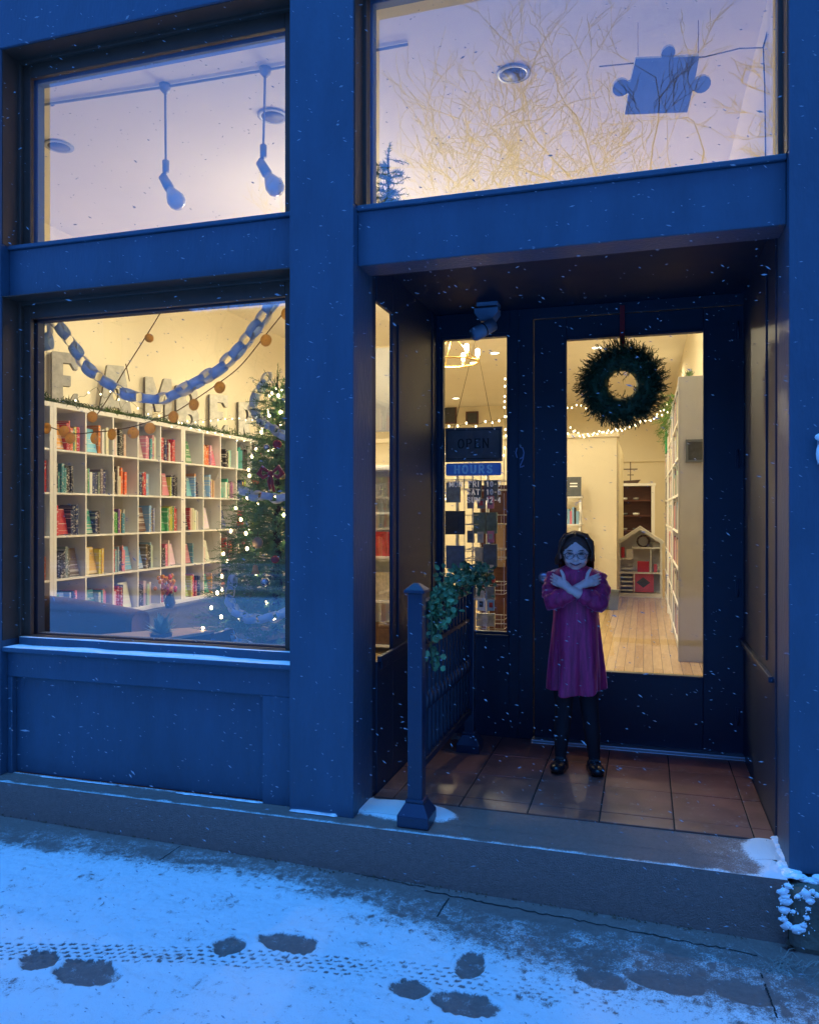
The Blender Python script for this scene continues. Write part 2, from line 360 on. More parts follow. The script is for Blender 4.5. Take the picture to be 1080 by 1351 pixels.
def stuffbooks():
    m = bpy.data.materials.new('mixed_book_spines'); m.use_nodes = True; nt = m.node_tree; N = nt.nodes; L = nt.links; b = N['Principled BSDF']
    a = N.new('ShaderNodeAttribute'); a.attribute_name = 'tint'; L.new(a.outputs['Color'], b.inputs['Base Color']); b.inputs['Roughness'].default_value = .45; return m
M['stuffbook'] = stuffbooks()
# ------------------------------------------------------------------ ground
XL, XA, XB, XR = -2.99, -1.453, -1.162, .49
def gz(x, y): return -.158 - .019*(x+3) + .018*(y+.07)
def gpt(px, py):
    z = -.2
    for _ in range(4):
        p = atz(px, py, z); z = gz(p.x, p.y)
    return p
def interp(xs, ys, x):
    if x <= xs[0]: return ys[0]
    for i in range(len(xs)-1):
        if x <= xs[i+1]: return ys[i]+(ys[i+1]-ys[i])*(x-xs[i])/(xs[i+1]-xs[i])
    return ys[-1]
def sst(a, b, x):
    t = min(1, max(0, (x-a)/(b-a))); return t*t*(3-2*t)
bp_ = [gpt(*p) for p in ((-60,1098),(0,1106),(100,1113),(200,1128),(345,1143),(420,1163),(480,1180),(540,1202),(600,1216),(700,1240),(800,1256),(900,1272),(1000,1296),(1080,1322))]
bxs = [p.x for p in bp_]; bys = [p.y for p in bp_]
tp_ = [gpt(*p) for p in ((-60,1256),(0,1258),(270,1263),(540,1284),(760,1318),(900,1345))]
txs = [p.x for p in tp_]; tys = [p.y for p in tp_]
foot = []
for px, py, wx, hy, ang, st in ((302,1251,22,13,0,1),(382,1247,43,13,.05,1),(52,1270,26,12,.1,1),(115,1286,47,16,-.02,1),(620,1278,19,21,0,1),(540,1307,27,13,.1,1),(615,1329,46,17,-.12,1),(793,1295,32,13,-.1,.55),(880,1298,48,14,-.12,.5),(985,1312,40,14,-.1,.4)):
    c = gpt(px, py); a = gpt(px+wx, py); b = gpt(px, py+hy)
    foot.append((c.x, c.y, (a-c).length, (b-c).length, ang, st))
nz = noise.noise
def cover_at(x, y):
    yb = interp(bxs, bys, x)
    wob = .03*nz((x*6, y*6, 1.3)) + .015*nz((x*25, y*25, 4))
    soft = .19 + .22*sst(-1.0, .2, x)
    c = .93*sst(-.09, soft, (yb - y) + wob); c = max(c, (.34+.1*nz((x*8, y*8, 4)))*sst(-.20-.22*sst(-1.2, .3, x), -.02, (yb-y)+wob))
    h = c*.009 + .004*c*nz((x*3.1, y*3.1, 9)) + .006*c*nz((x*15, y*15, 3)) + .003*c*nz((x*48, y*48, 6))
    c -= .55*max(0, nz((x*5, y*9, 2))-.1)+.6*max(0, nz((x*31, y*31, 12))-.12)+.6*max(0, nz((x*70, y*70, 12))-.15)
    yt = interp(txs, tys, x); v = y-yt
    if abs(v) < .062 and x < -.05:
        row = math.floor((v+.07)/.022); u = x/.036+.5*(row % 2)+.3*nz((x*9, y*9, 0))
        d = (u-math.floor(u)) < .52 and ((v+.07)/.022-row) < .5
        k = sst(.062, .045, abs(v))*(.55+.45*nz((x*4, y*4, 7)))*(1-sst(-.9, -.05, x)*.6)
        if d: c -= 1.05*k; h -= .007*k
    for fx, fy, a, b, an, st in foot:
        dx = x-fx; dy = y-fy
        if abs(dx) < a*1.3 and abs(dy) < b*1.6:
            e = (dx/a)**2 + (dy/b)**2 + .25*nz((x*40, y*40, 5)) + .2*nz((x*12, y*12, 8))
            k = 1-sst(.75, 1.15, e)
            if 1.0 < e < 1.5: h += .0025*st
            c -= k*st*(.80+.45*nz((x*26, y*26, 2))); h -= k*.008*st
    return max(c, -.3), h
def ground_grid(name, x0, x1, y0, y1, step, m, zoff=0, fn=None):
    nx = int((x1-x0)/step)+1; ny = int((y1-y0)/step)+1
    vs = []; cs = []
    for j in range(ny):
        y = y0+(y1-y0)*j/(ny-1)
        for i in range(nx):
            x = x0+(x1-x0)*i/(nx-1); c, h = fn(x, y); cs.append(c); vs.append((x, y, gz(x, y)+h+zoff))
    fs = [(j*nx+i, j*nx+i+1, (j+1)*nx+i+1, (j+1)*nx+i) for j in range(ny-1) for i in range(nx-1)]
    me = bpy.data.meshes.new(name); me.from_pydata(vs, [], fs)
    at_ = me.attributes.new('cover', 'FLOAT', 'POINT'); at_.data.foreach_set('value', cs)
    me.polygons.foreach_set('use_smooth', [True]*len(fs)); me.materials.append(m)
    o = bpy.data.objects.new(name, me); COL.objects.link(o); return o
gm = ground_mat('snowy_concrete', 'cover', (.25,.165,.145))
o = ground_grid('sidewalk', -3.35, 1.15, -1.5, -.06, .0055, gm, 0, cover_at); o['kind'] = 'structure'
# rest of the pavement out of frame
def mesh_sheet(name, quads, m, cov):
    mb = MB()
    for q in quads: mb.quad(*q)
    o = build(name, mb, m, kind='structure'); a = o.data.attributes.new('cover', 'FLOAT', 'POINT'); a.data.foreach_set('value', [cov]*len(o.data.vertices)); return o
g2 = lambda x, y, d=0: (x, y, gz(x, y)+d)
mesh_sheet('pavement', [(g2(-40,-3.9), g2(30,-3.9), g2(30,-1.5,.006), g2(-40,-1.5,.006)),
                        (g2(-40,-1.5,.006), g2(-3.35,-1.5,.006), g2(-3.35,.0), g2(-40,.0)), (g2(1.15,-1.5,.0), g2(30,-1.5), g2(30,.0), g2(1.15,.0))], gm, .85)
rs = []
def street_cov(x, y):
    n = nz((x*.25, y*.9, 2)); c = .95-.6*sst(-8.5, -10.5, y+n*1.5)+.25*n-.55*sst(.5, .1, abs(y+7.3+.2*n))*.6
    return c, 0
mb = MB(); cv = []
ys_ = [-4.0-.25*i for i in range(61)]; xs_ = [-40+2*i for i in range(36)]
for y in ys_:
    for x in xs_: mb.v.append((x, y, -.36)); cv.append(street_cov(x, y)[0])
nxx = len(xs_)
for j in range(len(ys_)-1):
    for i in range(nxx-1): mb.f.append((j*nxx+i, (j+1)*nxx+i, (j+1)*nxx+i+1, j*nxx+i+1)); mb.m.append(0); mb.sm.append(False)
o = build('street', mb, ground_mat('snowy_asphalt', 'cover', (.05,.05,.055)), kind='structure')
a = o.data.attributes.new('cover', 'FLOAT', 'POINT'); a.data.foreach_set('value', cv)
mb = MB(); mb.box(-40, 30, -4.0, -3.9, -.5, -.235); build('kerb', mb, M['concrete'], kind='structure', bevel=.02)
mb = MB(); mb.box(-90, 90, -90, -19.1, -.5, -.30); o = build('far_ground', mb, M['concrete'], kind='structure')

# pavement joints (real grooves filled with dirt)
mb = MB()
def joint(a, b, w, seg=40, wob=.004):
    a = gpt(*a); b = gpt(*b); d = (b-a); n = Vector((-d.y, d.x, 0)).normalized()
    P = []
    for i in range(seg+1):
        p = a+d*(i/seg)+n*wob*nz((p_ if False else i*.7, a.x*9, 3)); P.append(p)
    for i in range(seg):
        w1 = w*(.6+.6*abs(nz((i*.5, 2, a.x)))); p, q = P[i], P[i+1]
        z = .0035
        mb.add([(p.x-n.x*w1, p.y-n.y*w1, gz(p.x,p.y)+z), (q.x-n.x*w1, q.y-n.y*w1, gz(q.x,q.y)+z), (q.x+n.x*w1, q.y+n.y*w1, gz(q.x,q.y)+z), (p.x+n.x*w1, p.y+n.y*w1, gz(p.x,p.y)+z)], [(0,1,2,3)])
joint((238,1117),(150,1178), .0035); joint((150,1178),(112,1204), .0022)
joint((592,1186),(572,1217), .004); joint((1003,1285),(1025,1345), .004)
joint((300,1118),(560,1172), .003, 60, .012); joint((560,1176),(1000,1262), .005, 80, .014)
build('pavement_joint', mb, M['crack'], kind='structure')

# ------------------------------------------------------------------ entry step (concrete) and tiles
mb = MB(); mb.box(-4.6, .475, -.07, .06, -.6, 0); mb.box(-1.3, .6, .06, 1.5, -.6, 0)
stepm = ground_mat('frosted_step_concrete', 'cover', (.24,.155,.135), .4)
# fine top sheet with frost
def step_cov(x, y):
    c = .0 + .22*nz((x*3, y*7, 1))
    # drifted snow at the post and in the right-hand corner
    c1 = atz(545,1072,0); e = ((x-(c1.x-.08))/.26)**2 + ((y-.14)/.105)**2 + .35*nz((x*5, y*5, 3)) + .2*nz((x*22, y*22, 3)); 
    c = max(c, 1.0*(1-sst(.6, 1.35, e)))
    d = (XR-x); yy = y+.07
    c = max(c, 1.0*(1-sst(.05, .17, d+.05*nz((x*9, y*9, 2))+max(0, y-.42)*.45)))
    c = max(c, .60*(1-sst(.0, .035, yy+.018*nz((x*14, 0, 6)))))          # frosty lip
    c = max(c, .3*(1-sst(.1, .5, d+max(0, y-.3))))
    if x < -1.16: c = max(c, .5*(1-sst(0, .03, .06-y)))
    return c, 0
mb.mi = 0
o = build('entry_step', mb, stepm, kind='structure')
a = o.data.attributes.new('cover', 'FLOAT', 'POINT'); a.data.foreach_set('value', [-.1]*len(o.data.vertices))
def sheet(name, x0, x1, y0, y1, step, m, z, fn, thick=.012):
    nx = int((x1-x0)/step)+1; ny = int((y1-y0)/step)+1; vs = []; cs = []
    for j in range(ny):
        y = y0+(y1-y0)*j/(ny-1)
        for i in range(nx):
            x = x0+(x1-x0)*i/(nx-1); c, h = fn(x, y); cs.append(c); vs.append((x, y, z+sst(.3, 1, c)*thick*min(1, (y-y0)/.03 if y0 < 0 else 1, max(0, (x1-x)/.03))))
    fs = [(j*nx+i, j*nx+i+1, (j+1)*nx+i+1, (j+1)*nx+i) for j in range(ny-1) for i in range(nx-1)]
    me = bpy.data.meshes.new(name); me.from_pydata(vs, [], fs)
    at_ = me.attributes.new('cover', 'FLOAT', 'POINT'); at_.data.foreach_set('value', cs)
    me.polygons.foreach_set('use_smooth', [True]*len(fs)); me.materials.append(m)
    o = bpy.data.objects.new(name, me); COL.objects.link(o); o['kind'] = 'structure'; return o
sheet('step_surface', -3.5, .475, -.0697, .058, .011, stepm, .0012, step_cov)
sheet('landing_surface', XB, XR, .058, .25, .011, stepm, .002, step_cov)
mb = MB(); xs_ = [-1.16, -1.07, -.77, -.475, -.18, .115, .41, .49]; ysl = [.25, .36, .68, 1.0, 1.33]
for i in range(len(xs_)-1):
    for j in range(len(ysl)-1):
        dz = R.uniform(0, .0015); mb.box(xs_[i]+.003, xs_[i+1]-.003, ysl[j]+.0025, ysl[j+1]-.0025, -.01, .007+dz)
build('tile_floor', mb, M['tile'], kind='structure', bevel=.002)
mb = MB(); mb.box(XB, XR, .25, 1.33, -.02, .002); build('tile_grout', mb, M['crack'], kind='structure')
# ------------------------------------------------------------------ interior shell
mb = MB(); mb.box(-4.94, .57, .24, 15, -.1, 0); 
o = build('shop_floor', mb, M['floor'], kind='structure')
mb = MB(); mb.box(-5.14, .77, .24, 15.2, 3.77, 3.95); build('ceiling', mb, M['ceil'], kind='structure')
mb = MB(); mb.box(-5.14, -4.94, .24, 15.2, -.1, 3.77); build('wall_left', mb, M['wallin'], kind='structure')
mb = MB(); mb.box(.57, .77, .24, 15.2, -.1, 3.77); build('wall_right', mb, M['wallin'], kind='structure')
mb = MB(); mb.box(-4.94, .57, 15, 15.2, -.1, 3.77); mb.box(-4.94, .57, 14.96, 15, 2.40, 2.47); build('wall_back', mb, M['wallin'], kind='structure')
mb = MB(); px_ = at(813, 700, 8.0).x; pz = at(780, 577, 8.0).z
mb.box(-4.94, px_, 8.0, 8.16, 0, pz); mb.box(-4.94, px_+.03, 7.96, 8.2, pz, pz+.06); mb.box(-4.94, px_+.012, 7.988, 8.17, 0, .14)
mb.box(px_-.16, px_, 8.16, 11.5, 0, pz)
build('partition_wall', mb, M['wallin'], kind='structure')

# ------------------------------------------------------------------ the shopfront
shop = thing('shopfront', 'dark blue painted wooden shopfront with recessed glazed entry and big display window', 'building', (0,0,0))
nv = M['navy']; G = M['glass']
mb = MB(); mb.box(-5.3, XL, 0, .24, 0, 3.53); build('pier', mb, nv, shop, bevel=.004)
mb = MB(); mb.box(XA, XB, 0, .24, 0, 3.53); build('pier', mb, nv, shop, bevel=.004)
mb = MB(); mb.box(XR, 1.9, 0, .24, 0, 3.53); build('pier', mb, nv, shop, bevel=.004)
mb = MB(); mb.box(-5.3, 1.9, 0, .24, 3.53, 4.9); build('fascia', mb, nv, shop, bevel=.004)
# left bay
mb = MB(); mb.box(XL, XA, .055, .2, 2.33, 2.565); mb.box(XL, XA, .04, .13, 2.565, 2.585); build('transom_beam', mb, nv, shop, bevel=.004)
mb = MB(); mb.box(XB, XR, .05, .2, 2.32, 2.55); mb.box(XB, XR, .035, .13, 2.55, 2.572); build('transom_beam', mb, nv, shop, bevel=.004)
def window(name, x0, x1, z0, z1, lab, w=.085, wb=.02, depth=.24, wr=None, wl=None):
    wr = w if wr is None else wr; wt = w; w = w if wl is None else wl; e = MB(); e.box(x0, x0+w, .13, .155, z0, z1); e.box(x1-wr, x1, .13, .155, z0, z1); e.box(x0+w, x1-wr, .13, .155, z1-wt, z1); e.box(x0+w, x1-wr, .13, .155, z0, z0+wb)
    f = build('window', e, M['bronze'], shop, lab, bevel=.003)
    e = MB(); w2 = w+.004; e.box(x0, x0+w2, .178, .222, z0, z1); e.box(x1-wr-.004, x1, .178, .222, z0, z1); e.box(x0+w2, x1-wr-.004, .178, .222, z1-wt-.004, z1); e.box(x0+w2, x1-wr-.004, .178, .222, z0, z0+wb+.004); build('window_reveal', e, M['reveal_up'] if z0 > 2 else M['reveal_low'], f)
    e = MB(); e.quad((x0+w-.01, .166, z0+wb-.01), (x1-wr+.01, .166, z0+wb-.01), (x1-wr+.01, .166, z1-wt+.01), (x0+w-.01, .166, z1-wt+.01)); build('glass_pane', e, G, f)
    e = MB(); e.frame(x0, x1, z0, z1, .105, .13, .02, wb=.01); build('glazing_bead', e, M['bronze'], f, bevel=.003); e = MB(); e.box(x0-.0, x0+.004, .012, .105, z0, z1); e.box(x1-.004, x1, .012, .105, z0, z1); e.box(x0+.004, x1-.004, .012, .105, z1-.004, z1); build('shade_lining', e, M['bronze'], f)  # bead, then a dark lining added in place of shade in the opening
    return f
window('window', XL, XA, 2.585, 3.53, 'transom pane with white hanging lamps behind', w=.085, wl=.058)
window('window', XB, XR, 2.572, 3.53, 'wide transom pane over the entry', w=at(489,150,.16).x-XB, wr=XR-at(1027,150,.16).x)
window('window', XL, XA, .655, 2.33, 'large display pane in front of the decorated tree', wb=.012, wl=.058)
# bulkhead and sill
mb = MB(); mb.box(XL, XA, .075, .235, 0, .60); build('bulkhead', mb, nv, shop, bevel=.003)
mb = MB(); p1 = at(20, 903, .06); p2 = at(345, 916, .06)
mb.box(XL, XA, .042, .075, .475, .60); mb.box(XL, XL+.03, .042, .075, 0, .475); mb.box(at(346,950,.04).x, XA, .042, .075, 0, .475)
build('bulkhead_rail', mb, nv, shop, bevel=.004)
mb = MB(); mb.box(XL-.004, XA, .01, .15, .60, .622); mb.box(XL+.03, XA, .085, .165, .622, .662); sill = build('window_sill', mb, nv, shop, bevel=.004)
mb = MB()
def snowstrip(e, x0, x1, y0, y1, z, h, n=160):
    vs = []; 
    for i in range(n+1):
        x = x0+(x1-x0)*i/n; k = max(.05, min(1, .62+.8*nz((x*7, 1, z))))*min(1, i/6, (n-i)/6); a = .004*nz((x*30, 5, z)); hh = h*k; a += (1-k)*(y1-y0)*.5*(h < .0045 or h > .0125)
        vs += [(x, y0+a, z), (x, y0+.006+a, z+hh*.8), (x, (y0+y1)/2, z+hh), (x, y1, z+hh*.8)]
    fs = [(i*4+j, (i+1)*4+j, (i+1)*4+j+1, i*4+j+1) for i in range(n) for j in range(3)]
    e.smooth = True; e.add(vs, fs)
    e.add([vs[0], vs[1], vs[2], vs[3]], [(0,1,2,3)])
snowstrip(mb, XL, XA, .012, .085, .622, .009); snowstrip(mb, XL+.03, XA, .087, .104, .662, .005)
build('sill_snow', mb, M['snow'], None, 'thin line of snow lying along the display window sill', 'snow')
mb = MB(); snowstrip(mb, XL+.2, XL+.7, .034, .044, .004, .003); snowstrip(mb, XL+.95, XA-.15, .03, .044, .004, .004); snowstrip(mb, XA, XB-.07, -.012, .0, .004, .014)
build('drift_snow', mb, M['snow'], None, 'thin ragged snow along the foot of the blue front left of entry', 'snow')

# entry recess
YB = 1.33
sg = M['navy_side_shaded']
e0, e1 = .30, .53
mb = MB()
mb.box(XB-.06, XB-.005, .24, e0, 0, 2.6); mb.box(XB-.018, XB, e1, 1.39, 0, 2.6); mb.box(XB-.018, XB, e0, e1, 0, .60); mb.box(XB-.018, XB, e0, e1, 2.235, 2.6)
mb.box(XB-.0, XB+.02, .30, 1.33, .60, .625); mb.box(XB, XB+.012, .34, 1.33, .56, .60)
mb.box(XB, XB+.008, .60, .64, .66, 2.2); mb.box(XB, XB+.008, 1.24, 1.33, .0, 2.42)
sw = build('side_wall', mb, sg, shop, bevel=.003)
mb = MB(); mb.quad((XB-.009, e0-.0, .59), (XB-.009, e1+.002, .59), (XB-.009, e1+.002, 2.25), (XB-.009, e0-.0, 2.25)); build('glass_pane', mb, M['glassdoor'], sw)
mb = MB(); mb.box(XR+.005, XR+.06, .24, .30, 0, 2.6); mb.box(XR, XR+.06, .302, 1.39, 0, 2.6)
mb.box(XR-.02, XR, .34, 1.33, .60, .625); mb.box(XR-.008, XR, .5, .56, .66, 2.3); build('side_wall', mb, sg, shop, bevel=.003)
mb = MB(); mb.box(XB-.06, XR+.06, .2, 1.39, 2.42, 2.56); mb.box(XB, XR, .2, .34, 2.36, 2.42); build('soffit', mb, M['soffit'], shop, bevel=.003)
# back wall of the recess
nd = M['navy_shaded']
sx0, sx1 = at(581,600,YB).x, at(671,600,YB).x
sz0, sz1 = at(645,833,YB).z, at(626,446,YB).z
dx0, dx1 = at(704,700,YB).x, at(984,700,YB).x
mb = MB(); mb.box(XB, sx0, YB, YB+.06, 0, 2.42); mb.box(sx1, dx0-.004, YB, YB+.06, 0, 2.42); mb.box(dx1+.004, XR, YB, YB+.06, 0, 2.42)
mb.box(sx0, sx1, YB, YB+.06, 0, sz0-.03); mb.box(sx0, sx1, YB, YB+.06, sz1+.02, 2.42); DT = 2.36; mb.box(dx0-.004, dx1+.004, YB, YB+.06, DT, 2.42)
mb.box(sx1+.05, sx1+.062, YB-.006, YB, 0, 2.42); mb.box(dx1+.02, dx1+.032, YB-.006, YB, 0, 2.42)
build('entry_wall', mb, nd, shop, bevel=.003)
mb = MB(); mb.frame(sx0, sx1, sz0-.03, sz1+.02, YB+.005, YB+.05, .014, .02, .03); mb.box(sx0, sx1, YB-.018, YB+.005, sz0-.03, sz0-.015)
sl = build('sidelight', mb, nd, shop, bevel=.002)
mb = MB(); mb.quad((sx0, YB+.03, sz0-.02), (sx1, YB+.03, sz0-.02), (sx1, YB+.03, sz1+.01), (sx0, YB+.03, sz1+.01)); build('glass_pane', mb, M['glassdoor'], sl)
gx0, gx1 = at(747,600,YB+.01).x, at(927,600,YB+.01).x; gz0, gz1 = at(800,886,YB+.01).z, at(747,449,YB+.01).z
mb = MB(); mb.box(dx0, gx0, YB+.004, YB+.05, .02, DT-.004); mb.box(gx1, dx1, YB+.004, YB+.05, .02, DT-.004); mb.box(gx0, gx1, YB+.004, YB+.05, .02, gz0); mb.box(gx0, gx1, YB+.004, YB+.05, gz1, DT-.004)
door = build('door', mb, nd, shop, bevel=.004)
mb = MB(); mb.frame(gx0-.012, gx1+.012, gz0-.012, gz1+.012, YB-.002, YB+.006, .013); build('glazing_bead', mb, nd, door, bevel=.002)
mb = MB(); mb.quad((gx0, YB+.03, gz0), (gx1, YB+.03, gz0), (gx1, YB+.03, gz1), (gx0, YB+.03, gz1)); build('glass_pane', mb, M['glassdoor'], door)
for py in (436, 605, 776, 945):
    c = at(973, py, YB); mb = MB(); mb.tube([(c.x, YB-.004, c.z-.045), (c.x, YB-.004, c.z+.045)], .0045, 8); mb.box(c.x-.014, c.x+.014, YB, YB+.003, c.z-.044, c.z+.044); build('hinge', mb, M['navymetal'], door)
c = at(717, 762, YB)
mb = MB(); ax = Matrix.Rotation(PI/2, 3, 'X'); mb.lathe([(.029,0),(.031,.004),(.030,.012),(.024,.018),(.011,.02)], (c.x, YB+.004, c.z), 24, ax); mb.lathe([(.009,.018),(.009,.028),(.004,.03)], (c.x, YB+.004, c.z), 12, ax)
build('door_lock', mb, M['rose'], door)
mb = MB(); mb.box(dx0-.01, dx1-.0, YB-.055, YB+.02, .004, .022); mb.box(dx0-.01, dx1, YB-.075, YB-.055, .004, .013); build('threshold', mb, M['threshold'], shop, bevel=.004)
# little rim snow at the threshold's end and on the side sill
mb = MB(); snowstrip(mb, at(985,1003,YB).x, at(1003,1004,1.29).x, YB-.07, YB-.03, .008, .012, 20)
build('threshold_snow', mb, M['snow'], None, 'small clump of snow at the right end of the door threshold', 'snow')

# stroke lettering ---------------------------------------------------------
GL = {
 '~': [],
 'O': [[(.5+.42*math.cos(a*PI/10), .5+.5*math.sin(a*PI/10)) for a in range(21)]],
 'P': [[(.15,0),(.15,1)], [(.15,1),(.55,1),(.8,.9),(.85,.75),(.8,.6),(.55,.5),(.15,.5)]],
 'E': [[(.15,0),(.15,1)], [(.15,1),(.85,1),(.85,.86)], [(.15,.5),(.65,.5)], [(.15,0),(.88,0),(.88,.16)]],
 'N': [[(.12,0),(.12,1)], [(.12,1),(.88,0)], [(.88,0),(.88,1)]],
 'H': [[(.15,0),(.15,1)], [(.85,0),(.85,1)], [(.15,.5),(.85,.5)]],
 'U': [[(.13,1),(.13,.3),(.22,.08),(.5,0),(.78,.08),(.87,.3),(.87,1)]],
 'R': [[(.15,0),(.15,1)], [(.15,1),(.55,1),(.8,.9),(.84,.75),(.8,.6),(.55,.5),(.15,.5)], [(.5,.5),(.9,0)]],
 'S': [[(.82,.8),(.7,.96),(.5,1),(.28,.95),(.18,.78),(.28,.6),(.5,.52),(.74,.42),(.84,.24),(.72,.05),(.5,0),(.28,.04),(.15,.22)]],
 'M': [[(.08,0),(.08,1)], [(.08,1),(.5,.2),(.92,1)], [(.92,1),(.92,0)]],
 'F': [[(.15,0),(.15,1)], [(.15,1),(.85,1),(.85,.86)], [(.15,.5),(.65,.5)]],
 'I': [[(.5,0),(.5,1)]], 'A': [[(.08,0),(.5,1),(.92,0)], [(.24,.38),(.76,.38)]],
 'T': [[(.5,0),(.5,1)], [(.08,.86),(.08,1),(.92,1),(.92,.86)]],
 '-': [[(.2,.45),(.8,.45)]], '1': [[(.25,.8),(.5,1),(.5,0)]],
 '0': [[(.5+.34*math.cos(a*PI/10), .5+.5*math.sin(a*PI/10)) for a in range(21)]],
 '2': [[(.18,.75),(.25,.95),(.5,1),(.75,.93),(.8,.72),(.65,.45),(.15,0),(.85,0)]],
 '4': [[(.68,0),(.68,1),(.12,.3),(.9,.3)]],
 '6': [[(.78,.88),(.6,1),(.4,.97),(.2,.7),(.16,.3),(.3,.04),(.55,0),(.78,.1),(.84,.3),(.74,.5),(.5,.57),(.25,.48),(.17,.3)]],
 '7': [[(.15,.85),(.15,1),(.85,1),(.4,0)]],
 '9': [[(.80,.66),(.72,.48),(.5,.42),(.27,.5),(.18,.7),(.26,.9),(.5,1),(.72,.92),(.81,.7),(.74,.4),(.45,0),(.62,.03),(.8,.08)]],
}
def letters(mb, text, x, z, y, h, wr=.72, sp=.25, th=.1, d=.0015, serif=True, mono=False):
    """flat raised lettering in the XZ plane facing -Y, starting at x; returns the end x"""
    k = 0
    for ch in text:
        if ch == ' ': x += h*(wr+sp)*(1 if mono else .7); continue
        w = h*wr*(.45 if ch == 'I' and not mono else 1)
        for pl in GL[ch]:
            P = [(x+u*w, z+v*h) for u, v in pl]
            if ch == 'I' and not mono: P = [(x+w*.5, z), (x+w*.5, z+h)]
            for i in range(len(P)-1):
                a = Vector((P[i][0], 0, P[i][1])); b = Vector((P[i+1][0], 0, P[i+1][1])); t = (b-a)
                if t.length < 1e-6: continue
                t.normalize(); n = Vector((-t.z, 0, t.x))
                wd = th*h*.5*(1 if abs(t.z) > .4 else .6); a = a-t*wd*.5; b = b+t*wd*.5
                k += 1; yy = y-d-k*.00002
                q = [a-n*wd, b-n*wd, b+n*wd, a+n*wd]; mb.add([(v.x, yy, v.z) for v in q]+[(v.x, y, v.z) for v in q], [(0,1,2,3),(7,6,5,4),(0,4,5,1),(1,5,6,2),(2,6,7,3),(3,7,4,0)])
            if serif:
                for q_, nb in ((P[0], P[1]), (P[-1], P[-2])):
                    if abs(nb[1]-q_[1]) > abs(nb[0]-q_[0])*1.1 and (abs(q_[1]-z) < 1e-6 or abs(q_[1]-z-h) < 1e-6):
                        k += 1; yy = y-d-k*.00002
                        mb.box(q_[0]-h*.13, q_[0]+h*.13, yy, y, q_[1]-h*.025, q_[1]+h*.025)
        x += w+h*sp
    return x
c = at(677, 617, YB); mb = MB(); letters(mb, '9', c.x, c.z, YB-.001, .118, .62, th=.055, serif=False); build('house_number', mb, M['vinyldim'], shop)

# right-hand stone block and the bracket
mb = MB(); mb.box(.478, 1.6, -.115, .06, -.235, -.012)
blk = build('stone_block', mb, M['rock'], None, 'rough brown stone block with snow patches under the right blue pier', 'stone block', bevel=.03)
mb = MB(); R2 = random.Random(3)
for px, py, r in ((1033,1178,.02),(1036,1190,.02),(1034,1202,.018),(1033,1214,.016),(1038,1222,.02),(1050,1227,.022),(1040,1170,.015),(1062,1180,.022),(1068,1190,.016),(1060,1222,.012),(1064,1212,.012),(1072,1178,.012),(1052,1184,.01),(1046,1204,.008),(1058,1228,.016),(1066,1200,.01),(1078,1182,.014),(1036,1184,.017)):
    p = at(px, py, -.122)
    n = 11; cx0 = p; vs = [cx0+Vector((0,-.003,0))]
    for j in range(n):
        an = 2*PI*j/n; rr = r*(.45+.45*R2.random()); vs.append(cx0+Vector((rr*1.05*math.cos(an), .001, rr*.8*math.sin(an))))
    for j in range(n):
        an = 2*PI*j/n; rr = r*(.6+.6*R2.random()); vs.append(cx0+Vector((rr*1.05*math.cos(an), .008, rr*.8*math.sin(an))))
    mb.smooth = True; mb.add(vs, [(0, 1+j, 1+(j+1) % n) for j in range(n)]+[(1+j, 1+n+j, 1+n+(j+1) % n, 1+(j+1) % n) for j in range(n)]); mb.smooth = False
    for k in range(5):
        q = p+Vector((R2.gauss(0,.9)*r, 0, R2.gauss(0,.9)*r)); mb.ball(q, r*R2.uniform(.08,.2), .003, r*R2.uniform(.08,.2), 6)
build('block_snow', mb, M['snow'], None, 'crusty snow stuck to the face of the stone block', 'snow')
mb = MB()
for k in range(60):
    t = R.random(); p = atz(1037+R.uniform(-8,18)*t, 1110+48*t, .0)
    p.x = min(p.x, .50); mb.ball((p.x+R.uniform(-.02,.02), p.y, .004), R.uniform(.012,.028), R.uniform(.012,.03), R.uniform(.004,.012), 8)
for px, py in ((1052,1156),(1056,1157),(1060,1160),(1078,1160),(1074,1163),(1079,1158),(1070,1165)):
    p = at(px, py, -.03); mb.ball((p.x, -.03, max(-.008, p.z)), .022, .02, .01, 8)
build('corner_snow', mb, M['snow'], None, 'small snow drift in the right corner of the step', 'snow')
hk = thing('wall_bracket', 'small snow capped light blue bracket on the right blue pier', 'bracket', tuple(at(1080,590,0)))
c = at(1083, 592, 0)
mb = MB(); mb.box(c.x-.014, c.x+.012, -.006, 0, c.z-.055, c.z+.04); mb.tube([(c.x, -.004, c.z+.025), (c.x, -.03, c.z+.02), (c.x, -.045, c.z-.01), (c.x, -.035, c.z-.04), (c.x, -.004, c.z-.045)], .007, 8); build('hook', mb, M['pendant'], hk)
mb = MB(); mb.ball((c.x-.004, -.03, c.z+.038), .024, .024, .015, 10); mb.ball((c.x-.012, -.03, c.z-.02), .012, .016, .035, 10); build('snow_cap', mb, M['snow'], hk)

